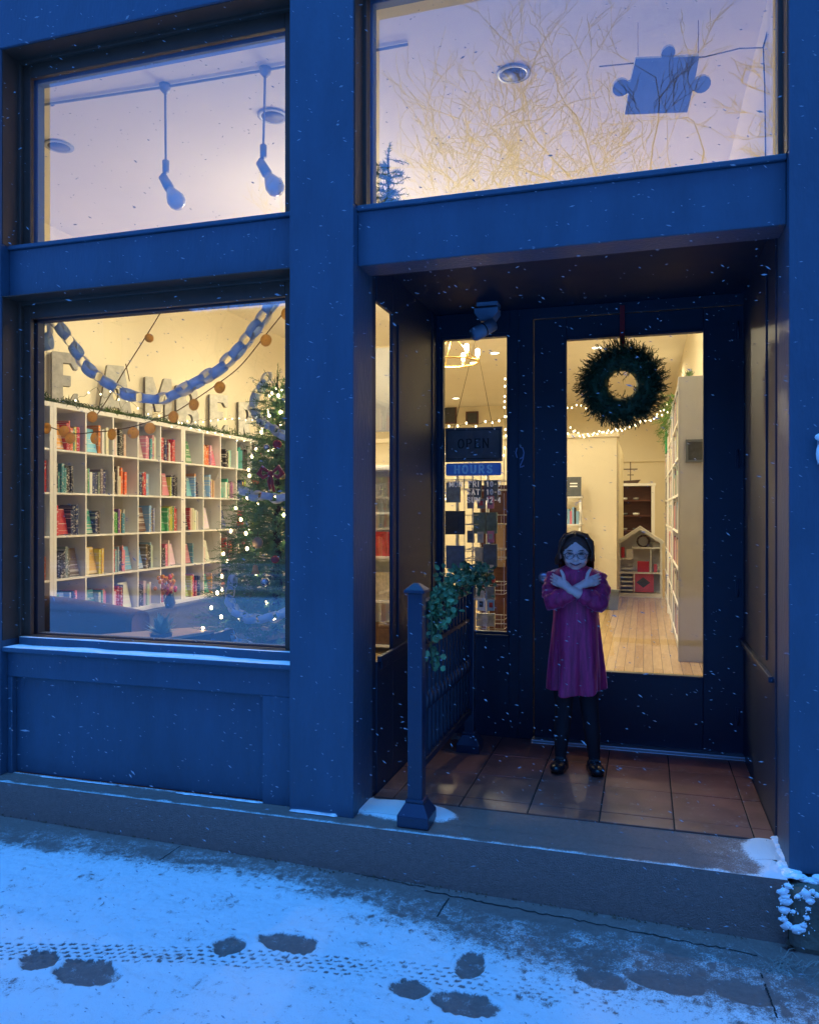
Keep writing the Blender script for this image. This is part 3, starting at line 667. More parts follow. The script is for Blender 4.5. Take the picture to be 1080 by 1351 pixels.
# tufts of dry grass and dead leaves at the kerb-stone corner
mb = MB()
for k in range(60):
    p = gpt(R.gauss(1036,16), R.gauss(1278,7)); a = R.gauss(.2,.5)+(PI if R.random() < .4 else 0); L_ = R.uniform(.015,.055); b = R.uniform(-.03,.03)
    mb.tube([(p.x, p.y, p.z+.003), (p.x+L_*.5*math.cos(a), p.y+L_*.5*math.sin(a)+b*.3, p.z+R.uniform(.008,.03)), (p.x+L_*math.cos(a), p.y+L_*math.sin(a)+b, p.z+R.uniform(.0,.03))], [.0011,.001,.0005], 4)
for px, py in ((610,1213),(138,1190)):
    p = gpt(px, py); mb.tube([(p.x,p.y,p.z+.004),(p.x+.02,p.y-.03,p.z+.012),(p.x+.012,p.y-.06,p.z+.004)], [.002,.002,.001], 4)
build('dry_grass', mb, M['straw'], None, 'frosted dry grass blades in the pavement crack by the stone block', 'dry grass', kind='stuff')
mb = MB()
for k in range(60):
    p = gpt(R.uniform(1040,1080), R.uniform(1234,1256)); a = R.uniform(0, 6.28); s = R.uniform(.012,.03)
    u = Vector((math.cos(a), math.sin(a), R.uniform(-.4,.4)))*s; v = Vector((-math.sin(a), math.cos(a), R.uniform(-.4,.6)))*s*.6
    q = Vector((p.x, max(-.3, p.y), p.z+R.uniform(.006,.02))); mb.add([q-u, q-v, q+u, q+v], [(0,1,2,3)])
build('dead_leaves', mb, M['leaf'], None, 'brown dead leaves under the edge of the stone block', 'leaves', kind='stuff')
mb = MB()
for k in range(260):
    t = R.random(); p = gpt(interp([0,1],[0,1000],t), interp([0,.235,.42,.54,.84,1],[1074,1107,1147,1164,1214,1240],t)+R.uniform(0,5))
    s = R.uniform(.003,.008); q = Vector((p.x, min(-.075, p.y), p.z+.004)); a = R.uniform(0, 3)
    mb.add([q+Vector((s*math.cos(a), s*math.sin(a), 0)), q+Vector((-s*.5,s*.6,s)), q-Vector((s*math.cos(a), s*math.sin(a), -s*.5))], [(0,1,2)])
build('kerb_debris', mb, M['leaf'], None, 'crumbs of leaf litter along the foot of the step', 'debris', kind='stuff')
# ------------------------------------------------------------------ left-hand bookcases
UX, UD, UW = -4.55, .39, 1.84
WH = M['white']
cell = (UW-.076-4*.016)/5; cellz = (1.82-.076-4*.016)/5; UZ = .345
def bookcase(y0, label):
    t = thing('bookcase', label, 'bookcase', (UX-UD/2, y0+UW/2, UZ), 'white cube bookcases along the left wall')
    mb = MB(); mb.box(UX-UD, UX, y0, y0+.038, UZ, UZ+1.82); mb.box(UX-UD, UX, y0+UW-.039, y0+UW-.001, UZ, UZ+1.82); mb.box(UX-UD, UX-.001, y0+.038, y0+UW-.039, UZ+1.782, UZ+1.82); mb.box(UX-UD, UX-.001, y0+.038, y0+UW-.039, UZ, UZ+.038)
    build('frame', mb, WH, t, bevel=.002)
    mb = MB()
    for k in range(1, 5): z = UZ+.038+k*(cellz+.016)-.016; mb.box(UX-UD+.005, UX-.003, y0+.038, y0+UW-.039, z, z+.016)
    build('shelf', mb, WH, t)
    mb = MB()
    for k in range(1, 5): y = y0+.038+k*(cell+.016)-.016; mb.box(UX-UD+.006, UX-.004, y, y+.016, UZ+.038, UZ+1.782)
    build('divider', mb, WH, t)
    mb = MB(); mb.box(UX-UD-.001, UX-UD+.005, y0+.02, y0+UW-.02, UZ+.02, UZ+1.8); build('back_panel', mb, M['shelfback'], t)
    return t
units = [(.28, 'white cube bookcase partly hidden by the left edge of the window', 'leftmost'), (2.12, 'white cube bookcase full of books, in the middle of the left wall', 'middle'), (3.96, 'white cube bookcase full of books, half behind the Christmas tree', 'far')]
for y0, lab, nm in units: bookcase(y0, lab)
mb = MB(); mb.box(UX-UD, UX+.03, .28, 5.81, 0, UZ-.002); mb.box(UX-UD, UX+.05, .28, 5.82, UZ-.03, UZ-.003)
build('low_cabinet', mb, M['slate'], None, 'long dark low cabinet under the white cube bookcases', 'cabinet', bevel=.004)

# unit book, back cover towards -Y, spine towards +X
def unit_book():
    mb = MB(); c = .06
    mb.mi = 0; mb.box(0, 1, 0, c, 0, 1); mb.box(0, 1, 1-c, 1, 0, 1); mb.box(.94, 1.0, c, 1-c, 0, 1)
    mb.mi = 1; mb.box(.0, .94, c, 1-c, .015, .985)
    me = bpy.data.meshes.new('book'); me.from_pydata(mb.v, [], mb.f); me.materials.append(M['book']); me.materials.append(M['pages']); me.polygons.foreach_set('material_index', mb.m); return me
bookme = unit_book()
COLS = {'red': (.5,.03,.04), 'dark red': (.2,.02,.03), 'orange': (.7,.2,.04), 'yellow': (.7,.5,.08), 'green': (.06,.28,.1), 'teal': (.06,.32,.32), 'light blue': (.25,.45,.65), 'navy blue': (.02,.04,.14),
        'black': (.02,.02,.022), 'grey': (.2,.2,.2), 'white': (.72,.7,.64), 'pink': (.65,.2,.3), 'purple': (.22,.08,.3), 'brown': (.16,.09,.05), 'cream': (.6,.52,.38), 'lime green': (.4,.5,.08)}
PAL = [  # [unit][col] rough palettes per row from the photograph
 ['black','grey','green','white','cream'], ['navy blue','light blue','red','grey','black'], ['grey','white','teal','black','navy blue'], ['yellow','orange','black','grey','green'], ['grey','black','brown','light blue'],
 ['green','yellow','orange','red'], ['white','light blue','navy blue','orange','pink'], ['light blue','white','black','cream'], ['black','pink','white','teal'], ['grey','red','white','navy blue']]
nb = 0; stuff = MB(); stint = []
ROWN = ['top', 'second', 'third', 'fourth', 'bottom']; ORD = ['first','second','third','fourth','fifth','sixth','seventh','eighth','ninth','tenth','eleventh','twelfth','thirteenth','fourteenth','fifteenth','sixteenth']
rb = random.Random(21)
def add_stuff_box(x0, x1, y0, y1, z0, z1, c):
    n = len(stuff.f); stuff.box(x0, x1, y0, y1, z0, z1); stint.extend([c]*(len(stuff.f)-n))
def tintv(c, k=.25):
    return tuple(max(.005, min(.9, v*(1+rb.uniform(-k, k)))) for v in c)
colcount = 0
for u, (y0, lab, nm) in enumerate(units):
    for cidx in range(5):
        if u == 0 and cidx < 4: continue
        for row in range(5):
            zc_ = UZ+1.782-(row+1)*(cellz+.016)+.016+.0005
            ya = y0+.038+cidx*(cell+.016)+.004; yb = ya+cell-.008
            pal = PAL[(u*5+cidx+row*3) % len(PAL)] if not (u == 2) else PAL[5+(cidx+row) % 5]
            y = ya; k = 0; items = []
            mode = rb.random() if u < 2 else rb.uniform(.42, 1)
            end = yb - rb.choice([0,.01,.03,.06,.11])*(u > 0)
            faceat = rb.choice([ya, ya+.06, yb-.15]) if mode < .9 else None
            run = None; h0 = rb.uniform(.19,.235)
            while y < end-.014:
                if faceat is not None and y >= faceat-.02 and y < end-.13:
                    items.append(('face', y, .135)); y += .14; faceat = None; continue
                w = rb.uniform(.016,.036)
                if y+w > end: break
                items.append(('spine', y, w)); y += w+.001
            cn = rb.choice(pal)
            for kind, y, w in items:
                if rb.random() < .65: cn = rb.choice(pal)
                if rb.random() < .12: cn = rb.choice(list(COLS))
                h = h0*rb.uniform(.88,1.12) if rb.random() < .8 else rb.uniform(.16,.26); d = rb.uniform(.13,.17); c = tintv(COLS[cn])
                k += 1
                if u == 2 and cidx > 2 or nb >= 298:
                    if u == 2 and cidx > 3: add_stuff_box(UX-.03-d, UX-.03, y, y+w, zc_, zc_+h, c)
                    else: add_stuff_box(UX-.03-d, UX-.03, y, y+w, zc_, zc_+h, c)
                    continue
                o = bpy.data.objects.new('book', bookme); COL.objects.link(o); nb += 1
                if kind == 'spine':
                    o.scale = (d, w, h); lean = 0
                    o.location = (UX-.035-d+rb.uniform(-.012,.012), y, zc_)
                else:       # cover turned to the room, leaning back
                    h = rb.uniform(.2,.24); o.scale = (.135, .025, h); o.rotation_euler = (0, 0, 0)
                    o.matrix_world = Matrix.Translation((UX-.075, y+.0675+.0675, zc_+.004)) @ Matrix.Rotation(-.22, 4, 'Y') @ Matrix.Rotation(-PI/2, 4, 'Z') @ Matrix.Diagonal((.135, .022, h, 1))
                o.color = (*c, 1)
                colw = ['second','third','fourth','fifth','sixth'][0] if False else None
                seen = {0: 0, 1: 1, 2: 6}[u]+(0 if u == 0 else cidx)
                how = 'book' if kind == 'spine' else 'book turned cover outwards'
                o['label'] = f"{cn} {how}, {ORD[k-1]} from the left, {ROWN[row]} shelf, {ORD[seen]} visible column"
                o['category'] = 'book'; o['group'] = 'books on the left wall bookcases'
# ---- right-hand bookcases seen edge-on through the door
RX = .285
for i, (ya, yb2, lab) in enumerate(((4.0,5.65,'tall white bookcase with shade-greyed end panel nearest the door'),(5.65,7.3,'tall white bookcase in the middle of the right wall'),(7.3,8.95,'tall white bookcase farthest back on the right wall'))):
    t = thing('tall_bookcase', lab, 'bookcase', (RX+.14, (ya+yb2)/2, 0), 'tall bookcases on the right wall')
    mb = MB(); mb.box(RX, .565, ya, ya+.03, .0, 2.44); mb.box(RX, .565, yb2-.031, yb2-.001, 0, 2.44); mb.box(RX, .565, ya+.03, yb2-.031, 2.40, 2.44); mb.box(RX+.01, .565, ya+.03, yb2-.031, 0, .1); mb.box(RX-.012, RX, ya, ya+.05, 0, 2.44)
    mb.box(RX, .565, (ya+yb2)/2-.012, (ya+yb2)/2+.012, .1, 2.40)
    build('frame', mb, M['grey_and_shade'] if i == 0 else WH, t, bevel=.003)  # nearest white frame coloured grey for the shade on its end
    mb = MB()
    for k in range(7):
        z = .1+k*.33; mb.box(RX-.004, .56, ya+.03, yb2-.031, z, z+.022)
    build('shelf', mb, WH, t)
    mb = MB(); mb.box(.56, .567, ya+.03, yb2-.03, .1, 2.40); build('back_panel', mb, WH, t)
    for k in range(7):
        y = ya+.04; z = .1+k*.33+.022
        while y < yb2-.08:
            w = rb.uniform(.02,.04); h = rb.uniform(.18,.27); cn = rb.choice(['white','cream','pink','grey','red','light blue','cream','white','brown','navy blue'])
            if rb.random() < .1: y += .08
            if abs(y-(ya+yb2)/2) > .06 and rb.random() < .93: add_stuff_box(RX+.004, RX+.19, y, y+w, z, z+h, tintv(COLS[cn]))
            y += w+.001
o = build('shelved_books', stuff, M['stuffbook'], None, 'crowded book spines on the far columns and the right wall bookcases', 'books', kind='stuff')
a = o.data.attributes.new('tint', 'FLOAT_COLOR', 'FACE'); a.data.foreach_set('color', [v for c in stint for v in (*c, 1)])

# ---- display letters on top of the bookcases
TOPZ = UZ+1.82
def glyph_prism(ch, w, h):
    s = .24*w if ch != 'I' else w; t = .18*h; P = []
    if ch == 'E': P = [[(0,0),(w,0),(w,h*.3),(w*.86,h*.3),(w*.72,t),(w*.42,t),(w*.42,h*.42),(w*.72,h*.42),(w*.72,h*.6),(w*.42,h*.6),(w*.42,h-t),(w*.72,h-t),(w*.86,h*.72),(w,h*.72),(w,h),(0,h)]]
    if ch == 'A': P = [[(0,0),(w*.36,0),(w*.40,h*.2),(w*.60,h*.2),(w*.64,0),(w,0),(w*.74,h),(w*.26,h)]]
    if ch == 'M': P = [[(0,0),(w*.26,0),(w*.26,h*.66),(w*.40,h*.3),(w*.6,h*.3),(w*.74,h*.66),(w*.74,0),(w,0),(w,h),(w*.72,h),(w*.5,h*.62),(w*.28,h),(0,h)]]
    if ch == 'R': P = [[(0,0),(w*.36,0),(w*.36,h*.38),(w*.62,0),(w,0),(w*.72,h*.42),(w*.95,h*.58),(w*.95,h*.86),(w*.75,h),(0,h)]]
    if ch == 'B': P = [[(0,0),(w*.78,0),(w,h*.12),(w,h*.4),(w*.86,h*.52),(w*.95,h*.62),(w*.95,h*.88),(w*.76,h),(0,h)]]
    return P
def tri_prism(mb, poly, y0, M2, depth, holes=()):
    bmx = bmesh.new(); vs = [bmx.verts.new((u, 0, v)) for u, v in poly]
    es = [bmx.edges.new((vs[i], vs[(i+1) % len(vs)])) for i in range(len(vs))]
    for hpoly in holes:
        hv = [bmx.verts.new((u, 0, v)) for u, v in hpoly]; es += [bmx.edges.new((hv[i], hv[(i+1) % len(hv)])) for i in range(len(hv))]
    bmesh.ops.triangle_fill(bmx, use_beauty=True, use_dissolve=False, edges=es)
    bmx.verts.index_update()
    v3 = [v.co.copy() for v in bmx.verts]; fs = [tuple(v.index for v in f.verts) for f in bmx.faces]; n = len(v3); bd = [(e.verts[0].index, e.verts[1].index) for e in bmx.edges if len(e.link_faces) == 1]
    bmx.free()
    mb.mi = 0; mb.add([M2 @ p for p in v3], fs)
    mb.add([M2 @ (p+Vector((0, depth, 0))) for p in v3], [tuple(reversed(f)) for f in fs])
    mb.mi = 1; mb.add([M2 @ p for p in v3]+[M2 @ (p+Vector((0, depth, 0))) for p in v3], [(a, b, b+n, a+n) for a, b in bd]); mb.mi = 0
def ring(cu, cv, ru, rv, n=12): return [(cu+ru*math.cos(2*PI*i/n), cv+rv*math.sin(2*PI*i/n)) for i in range(n)]
HOLES = {'A': [lambda w, h: ring(w*.5, h*.45, w*.09, h*.12)], 'R': [lambda w, h: ring(w*.56, h*.7, w*.15, h*.12)], 'B': [lambda w, h: ring(w*.56, h*.74, w*.14, h*.1), lambda w, h: ring(w*.58, h*.27, w*.16, h*.11)], 'M': [], 'E': []}
labs = ['tall weathered metal letter E at the left end of the bookcase top','weathered metal letter A leaning behind the paper chain','weathered metal letter M in the middle of the bookcase top','weathered metal letter B just right of the M','weathered metal letter E right of centre, fully clear','weathered metal letter R beside the tree top']
def proj(p):
    d = Vector(p)-CAM; zc = -d.x*SN+d.y*CS; return 540+F*(d.x*CS+d.y*SN)/zc
for i, (ch, pxa, pxb) in enumerate((('E', 69, 103), ('A', 130, 175), ('M', 192, 226), ('B', 233, 262), ('E', 277, 301), ('R', 315, 333))):
    ang = math.radians(52); P0 = atx(pxa, 540, UX-.33); w = .05
    while w < .5 and proj((P0.x+w*math.cos(ang), P0.y+w*math.sin(ang), 2.3)) < pxb: w += .005
    h = .50; M2 = Matrix.Translation((P0.x, P0.y, TOPZ+.002)) @ Matrix.Rotation(ang, 4, 'Z')
    mb = MB(); poly = glyph_prism(ch, w, h)[0]; tri_prism(mb, poly, 0, M2, .07, [f(w, h) for f in HOLES.get(ch, [])])
    build('display_letter', mb, [M['galv'], M['galvdark']], None, labs[i], 'letter', 'metal letters on the bookcase tops', fixn=True, bevel=.004)
# moss garland
mb = MB()
for k in range(2600):
    y = R.uniform(1.9, 5.8); d = abs(nz((y*2.3, 0, 0)))+.25
    p = Vector((UX-.03+R.gauss(0,.03), y, TOPZ+abs(R.gauss(0,.035))*d*1.4)); a = Vector((R.gauss(0,1), R.gauss(0,1), R.gauss(.3,.7))).normalized()*R.uniform(.02,.05); b = a.orthogonal().normalized()*.005
    mb.add([p-b, p+b, p+a], [(0,1,2)])
build('moss_garland', mb, M['moss'], None, 'green moss garland lying along the top of the white bookcases', 'garland')

def string_lights(pts_list, label, r=.007, n_per=None, wire=True, cnt=60):
    t = thing('string_lights', label, 'string lights', tuple(pts_list[0][0]))
    mb = MB(); tot = []
    for pts in pts_list:
        P = []
        for i in range(len(pts)-1):
            a, b = Vector(pts[i]), Vector(pts[i+1]); n = max(2, int((b-a).length/.05))
            for k in range(n): q = a.lerp(b, k/n); q.z += .012*math.sin(k*2.1+i); P.append(q)
        P.append(Vector(pts[-1])); mb.tube(P, .0018, 4); tot += P
    build('wire', mb, M['stem'], t)
    step = max(1, len(tot)//cnt)
    b0 = None
    for k in range(0, len(tot), step):
        p = tot[k]-Vector(pts_list[0][0])+Vector((0, 0, R.uniform(-.012,.012)))
        if b0 is None:
            mb = MB(); mb.ball(Vector(pts_list[0][0]), r, r, r*1.4, 8); b0 = build('bulb', mb, M['fbulb'], t); b0.location = p
        else: o = b0.copy(); COL.objects.link(o); o.location = p
    return t
wl = [atx(px, py, UX+.02) for px, py in ((100,528),(128,512),(138,527),(150,512),(160,538),(168,528),(200,548),(215,545),(232,560),(240,556),(258,555),(300,552),(330,556),(345,560))]
wl2 = [atx(px, py, UX+.03) for px, py in ((222,565),(240,560),(256,566),(300,575),(322,582),(345,586))]
string_lights([wl, wl2], 'warm string lights trailing among the metal letters on the bookcase', cnt=34)

# ---- hanging decorations in the display window
def chain(name, pts, label, pitch=.070, rl=.049, rs_=.026, w=.046, grp='paper chains', Yj=0, first=0):
    t = thing(name, label, 'paper chain', tuple(pts[0]), grp)
    P = [Vector(p) for p in pts]; seg = []; L_ = [0]
    for i in range(len(P)-1): L_.append(L_[-1]+(P[i+1]-P[i]).length)
    n = int(L_[-1]/pitch); 
    for k in range(n+1):
        s = k*pitch; i = 0
        while i < len(P)-2 and L_[i+1] < s: i += 1
        f = (s-L_[i])/max(1e-6, L_[i+1]-L_[i]); c = P[i].lerp(P[i+1], f); d = (P[i+1]-P[i]).normalized()
        n1 = Vector((0,-1,0)); n1 = (n1-d*n1.dot(d)).normalized(); n2 = d.cross(n1)
        ro = R.uniform(-.3,.3)+(.15 if (k+first) % 2 else 1.35)
        a = n1*math.cos(ro)+n2*math.sin(ro); b = d.cross(a)      # a: flat side direction, b: strip width direction
        mb = MB(); mb.smooth = True; vs = []; m_ = 20
        c = c+Vector((0, R.uniform(-.008,.008), R.uniform(-.006,.006)))
        for j in range(m_):
            th = 2*PI*j/m_; q = d*rl*math.cos(th)+a*rs_*math.sin(th)
            for e in (-1, 1): vs += [c+q+b*w*.5*e, c+q*.965+b*w*.5*e]
        fs = []
        for j in range(m_):
            A = j*4; B = ((j+1) % m_)*4
            fs += [(A, A+2, B+2, B), (A+1, B+1, B+3, A+3), (A, B, B+1, A+1), (A+2, A+3, B+3, B+2)]
        mb.add(vs, fs); build('paper_link', mb, M['paperblue'] if (k+first) % 2 else M['paperthin'], t)
    return t
def curve(pts, Y, n=6):
    P = [at(a, b, Y if not isinstance(Y, (list, tuple)) else Y[i]) for i, (a, b) in enumerate(pts)]; out = []
    for i in range(len(P)-1):
        p0 = P[max(0,i-1)]; p1 = P[i]; p2 = P[i+1]; p3 = P[min(len(P)-1,i+2)]
        for k in range(n):
            t = k/n; out.append(.5*((2*p1)+(-p0+p2)*t+(2*p0-5*p1+4*p2-p3)*t*t+(-p0+3*p1-3*p2+p3)*t**3))
    out.append(P[-1]); return out
chain('paper_chain', curve([(56,400),(72,422),(95,455),(118,487),(148,510),(180,524),(212,527),(245,514),(275,497),(305,473),(335,436),(360,402),(385,368)], .42), 'long blue and white paper chain swagged across the display window')
chain('paper_chain', curve([(50,403),(59,424),(64,455)], .40), 'short end of paper chain hanging at the left window edge', grp='paper chains')
def slice_at(px, py, Y, parent, r=.032, tilt=0, sq=1):
    c = at(px, py, Y); mb = MB(); ax = Matrix.Rotation(PI/2+tilt, 3, 'X') @ Matrix.Rotation(0, 3, 'Z')
    ax = Matrix.Rotation(sq, 3, 'Z') @ Matrix.Rotation(PI/2, 3, 'X')
    mb.lathe([(r*.97,-.003),(r,0),(r*.97,.003)], c, 20, ax); build('orange_slice', mb, M['orange'], parent)
ga = thing('orange_slice_garland', 'twine with dried orange slices sloping down from the window top', 'garland', tuple(at(218,385,.5)), 'orange slice garlands')
mb = MB(); mb.tube(curve([(222,375),(217,402),(194,442),(165,488),(140,530),(122,556)], .5), .003, 5); mb.tube([at(166,480,.5), at(170,497,.5), at(171,503,.5)], .0025, 4); build('twine', mb, M['twine'], ga)
slice_at(217,405,.5,ga,.024,sq=.9); slice_at(197,446,.5,ga,.024,sq=.9)
ga = thing('orange_slice_garland', 'long twine of dried orange slices looping low across the bookshelves', 'garland', tuple(at(381,405,.46)), 'orange slice garlands')
mb = MB(); mb.tube(curve([(386,398),(352,440),(318,482),(288,506),(256,528),(228,545),(198,556),(175,563),(148,568),(126,570),(95,572),(62,562),(46,558)], .47), .0028, 5); build('twine', mb, M['twine'], ga)
for px, py in ((378,414),(351,449),(290,511),(256,534),(229,550),(198,565),(176,571),(148,573),(125,578),(122,550),(93,578),(85,569),(62,565)): slice_at(px, py, .46, ga, .031, sq=R.uniform(-.3,.3))

# ---- Christmas tree
def twig(mb, p, d, L_, nl, nr, n=14, fan=.75, w=.0022):
    d = d.normalized(); u = d.orthogonal().normalized(); v = d.cross(u)
    mb.tube([p, p+d*L_], [.0022, .001], 3, caps=False)
    for i in range(n):
        t = (i+.5)/n; a = R.uniform(0, 6.28); s = u*math.cos(a)+v*math.sin(a)
        q = p+d*L_*t; e = q+(d*(1-fan)+s*fan).normalized()*nl*R.uniform(.7,1.1); b = d.cross(s)*w*nr
        mb.add([q-b, q+b, e], [(0,1,2)])
tc_ = at(366, 490, 1.05); TX, TY, TZ = tc_.x, 1.05, tc_.z; TR = .58
def fir(name, label, x, y, top, base, r0, n, cat, grp=None, mat_='fir', nl=.026, tl=.13):
    t = thing(name, label, cat, (x, y, base), grp)
    mb = MB(); mb.tube([(x,y,base),(x,y,top-.03)], [.03*r0/.4+.004,.004], 8); build('trunk', mb, M['bark'], t)
    mb = MB()
    for k in range(n):
        f = (k+R.random())/n; z = top-(top-base-.08)*(f**.62); rr = r0*((top-z)/(top-base))**.9+.015
        a = k*2.399+R.uniform(-.3,.3); rad = rr*(.45+.6*R.random()**.6)
        o_ = Vector((math.cos(a), math.sin(a), 0)); up = .35 if z > top-.3 else .12
        d = (o_+Vector((0,0,R.uniform(-.1, up)))).normalized()
        p = Vector((x, y, z-.05))+o_*max(0, rad-tl*.9)
        if k % 4 == 0: mb.tube([(x, y, z-.07), p], [.006,.003], 4, caps=False)
        for q in range(3):
            dd = (d+Vector((R.gauss(0,.38), R.gauss(0,.38), R.gauss(0,.22)))).normalized(); twig(mb, p+d*tl*.25*q, dd, tl*R.uniform(.6,1), nl, 1, 20)
    for k in range(4): twig(mb, Vector((x,y,top-.09+.02*k)), Vector((R.gauss(0,.25), R.gauss(0,.25), 1)), .08, nl*.8, 1, 16)
    build('foliage', mb, M[mat_], t); return t
fir('christmas_tree', 'decorated Christmas tree with lights standing at the right of the display window', TX, TY, TZ, .12, TR, 1500, 'Christmas tree')
tl_ = thing('tree_lights', 'warm white lights wound through the Christmas tree', 'string lights', (TX, TY, .3))
mb = MB(); P = []
for k in range(420):
    f = k/420; z = TZ-.06-(TZ-.35)*f; rr = (TR*((TZ-z)/(TZ-.12))**.9)*.93; a = k*.23; P.append(Vector((TX+rr*math.cos(a), TY+rr*math.sin(a), z)))
mb.tube(P, .0016, 4); build('wire', mb, M['stem'], tl_)
b0 = None
for k in range(3, 420, 4):
    c = P[k]+Vector((R.gauss(0,.012), R.gauss(0,.012), R.gauss(0,.02)))-Vector((TX, TY, .3))
    if b0 is None: mb = MB(); mb.ball((TX,TY,.3), .008, .008, .011, 8); b0 = build('bulb', mb, M['bulb'], tl_); b0.location = c
    else: o = b0.copy(); COL.objects.link(o); o.location = c
def treept(px, py, out=.06):
    p = at(px, py, TY); z = p.z; rr = TR*((TZ-z)/(TZ-.12))**.9+out; dx = p.x-TX
    dx = max(-rr, min(rr, dx)); Y = TY-math.sqrt(max(0, rr*rr-dx*dx)); return at(px, py, Y)
for i, pts in enumerate(([(352,500),(338,520),(334,540),(346,556),(366,570),(386,580)], [(322,648),(334,654),(352,656),(370,657),(388,655)], [(306,768),(303,790),(312,808),(326,816),(345,818),(365,812),(388,802)], [(303,838),(312,848),(330,854)])):
    P = [treept(*p) for p in pts]; out = []
    for a, b in zip(P, P[1:]): out += [a.lerp(b, k/4) for k in range(4)]
    out.append(P[-1])
    chain('tree_paper_chain', out, ['paper chain round the top of the Christmas tree','nearly level paper chain round the middle of the Christmas tree','paper chain swagged round the lower Christmas tree','paper chain end at the very bottom of the Christmas tree'][i], pitch=.055, rl=.042, rs_=.024, w=.036, grp='paper chains on the tree', first=1 if i else 0)
bw = thing('ribbon_bow', 'dark red ribbon bow near the top of the Christmas tree', 'bow', tuple(treept(358,625)))
c = treept(358,625); mb = MB()
for s in (-1,1): mb.tube([c, c+Vector((s*.05,-.01,.035)), c+Vector((s*.07,-.01,0)), c+Vector((s*.045,-.01,-.02)), c], [.006,.014,.016,.012,.006], 8)
mb.ball(c+Vector((0,-.012,0)), .016, .012, .016, 10); build('loops', mb, M['red'], bw)
mb = MB(); mb.tube([c, c+Vector((.01,-.01,-.05)), c+Vector((.018,0,-.1))], [.007,.01,.008], 6); mb.tube([c, c+Vector((-.012,-.01,-.04)), c+Vector((-.006,0,-.085))], [.007,.01,.008], 6); build('tail', mb, M['red'], bw)
for i, (px, py, r, mm, lab) in enumerate(((340,716,.03,'tan','brown wood slice ornament on the middle of the Christmas tree'),(372,628,.02,'brass','small gold ornament near the right edge of the Christmas tree'),(337,752,.022,'flowery','orange bell ornament low on the Christmas tree'),(366,586,.026,'orn_r','dark red ball ornament high on the Christmas tree'),(350,768,.026,'orn_g','silver ball ornament low on the Christmas tree'),(318,846,.034,'tan','large brown wood slice ornament at the bottom left of the tree'),(363,738,.022,'orn_r','red ball ornament on the right of the tree'),(352,590,.02,'orn_g','silver ball ornament beside the upper paper chain'))):
    c = treept(px, py, .03); t = thing('tree_ornament', lab, 'ornament', tuple(c), 'ornaments on the Christmas tree'); mb = MB()
    if mm == 'tan': mb.lathe([(r,-.006),(r*1.03,0),(r,.006)], c, 20, Matrix.Rotation(PI/2,3,'X'))
    elif 'bell' in lab: mb.lathe([(r*.3,r*1.2),(r*.55,r),(r*.7,0),(r*1.05,-r)], c, 16)
    else: mb.ball(c, r, r, r, 16)
    build('ball' if mm != 'tan' else 'slice', mb, M[mm], t); mb = MB(); mb.tube([c+Vector((0,0,r)), c+Vector((0,.004,r+.03))], .0012, 4); build('loop', mb, M['twine'], t)

# ---- window display furniture
so = thing('leather_sofa', 'dark brown leather sofa with curved back under the window bookshelves', 'sofa', (-2.9, 1.4, 0))
def sofa_prof(x0, x1, Y, z0, zf, th):
    mb = MB(); n = 20; vs = []
    for i in range(n+1):
        x = x0+(x1-x0)*i/n; z = zf(i/n)
        for k in range(9):
            a = PI*k/8; vs.append((x, Y+th*.5*math.cos(a)*-1, z-th*.35+th*.35*math.sin(a)))
        vs.append((x, Y+th*.5, z0)); vs.append((x, Y-th*.5, z0))
    m_ = 11; fs = [(i*m_+k, i*m_+(k+1) % m_, (i+1)*m_+(k+1) % m_, (i+1)*m_+k) for i in range(n) for k in range(m_)]
    fs += [tuple(range(m_)), tuple(n*m_+k for k in range(m_-1, -1, -1))]; mb.smooth = True; mb.add(vs, fs); return mb
pa, pb = at(40,784,1.5), at(186,806,1.5)
build('back', sofa_prof(pa.x-.3, pb.x, 1.5, .0, lambda t: pa.z+.015*math.sin(t*3)-(pa.z-pb.z)*t**1.5-.0, .2), M['leather'], so)
build('seat', sofa_prof(pa.x-.3, pb.x-.1, 1.1, .0, lambda t: .44, .62), M['leather'], so)
build('arm', sofa_prof(pb.x-.02, pb.x+.14, 1.22, .0, lambda t: pb.z-.12, .6), M['leather'], so)
tb = thing('low_table', 'dark brown wooden low table with light edge at the bottom of the window', 'table', (-1.9, .7, 0))
ta, t1, t2 = at(186,853,.62), at(281,829,.95), at(330,835,.8)
mb = MB(); poly = [(ta.x-.35, .50), (ta.x+.55, .50), (ta.x+.75, 1.1), (ta.x+.2, 1.1)]
ztt = .60
mb.prism(poly, 'z', ztt-.03, ztt); build('table_top', mb, M['tan'], tb, bevel=.004, fixn=True)
mb = MB(); mb.prism([(p[0]*.97+ta.x*.03+.01, p[1]+.012) for p in poly], 'z', ztt-.2, ztt-.031); build('apron', mb, M['darkwood'], tb, fixn=True)
for x, y in ((ta.x-.2,.56),(ta.x+.45,.56),(ta.x+.6,1.02),(ta.x+.22,1.02)): mb = MB(); mb.box(x-.025, x+.025, y-.025, y+.025, 0, ztt-.2); build('leg', mb, M['darkwood'], tb)
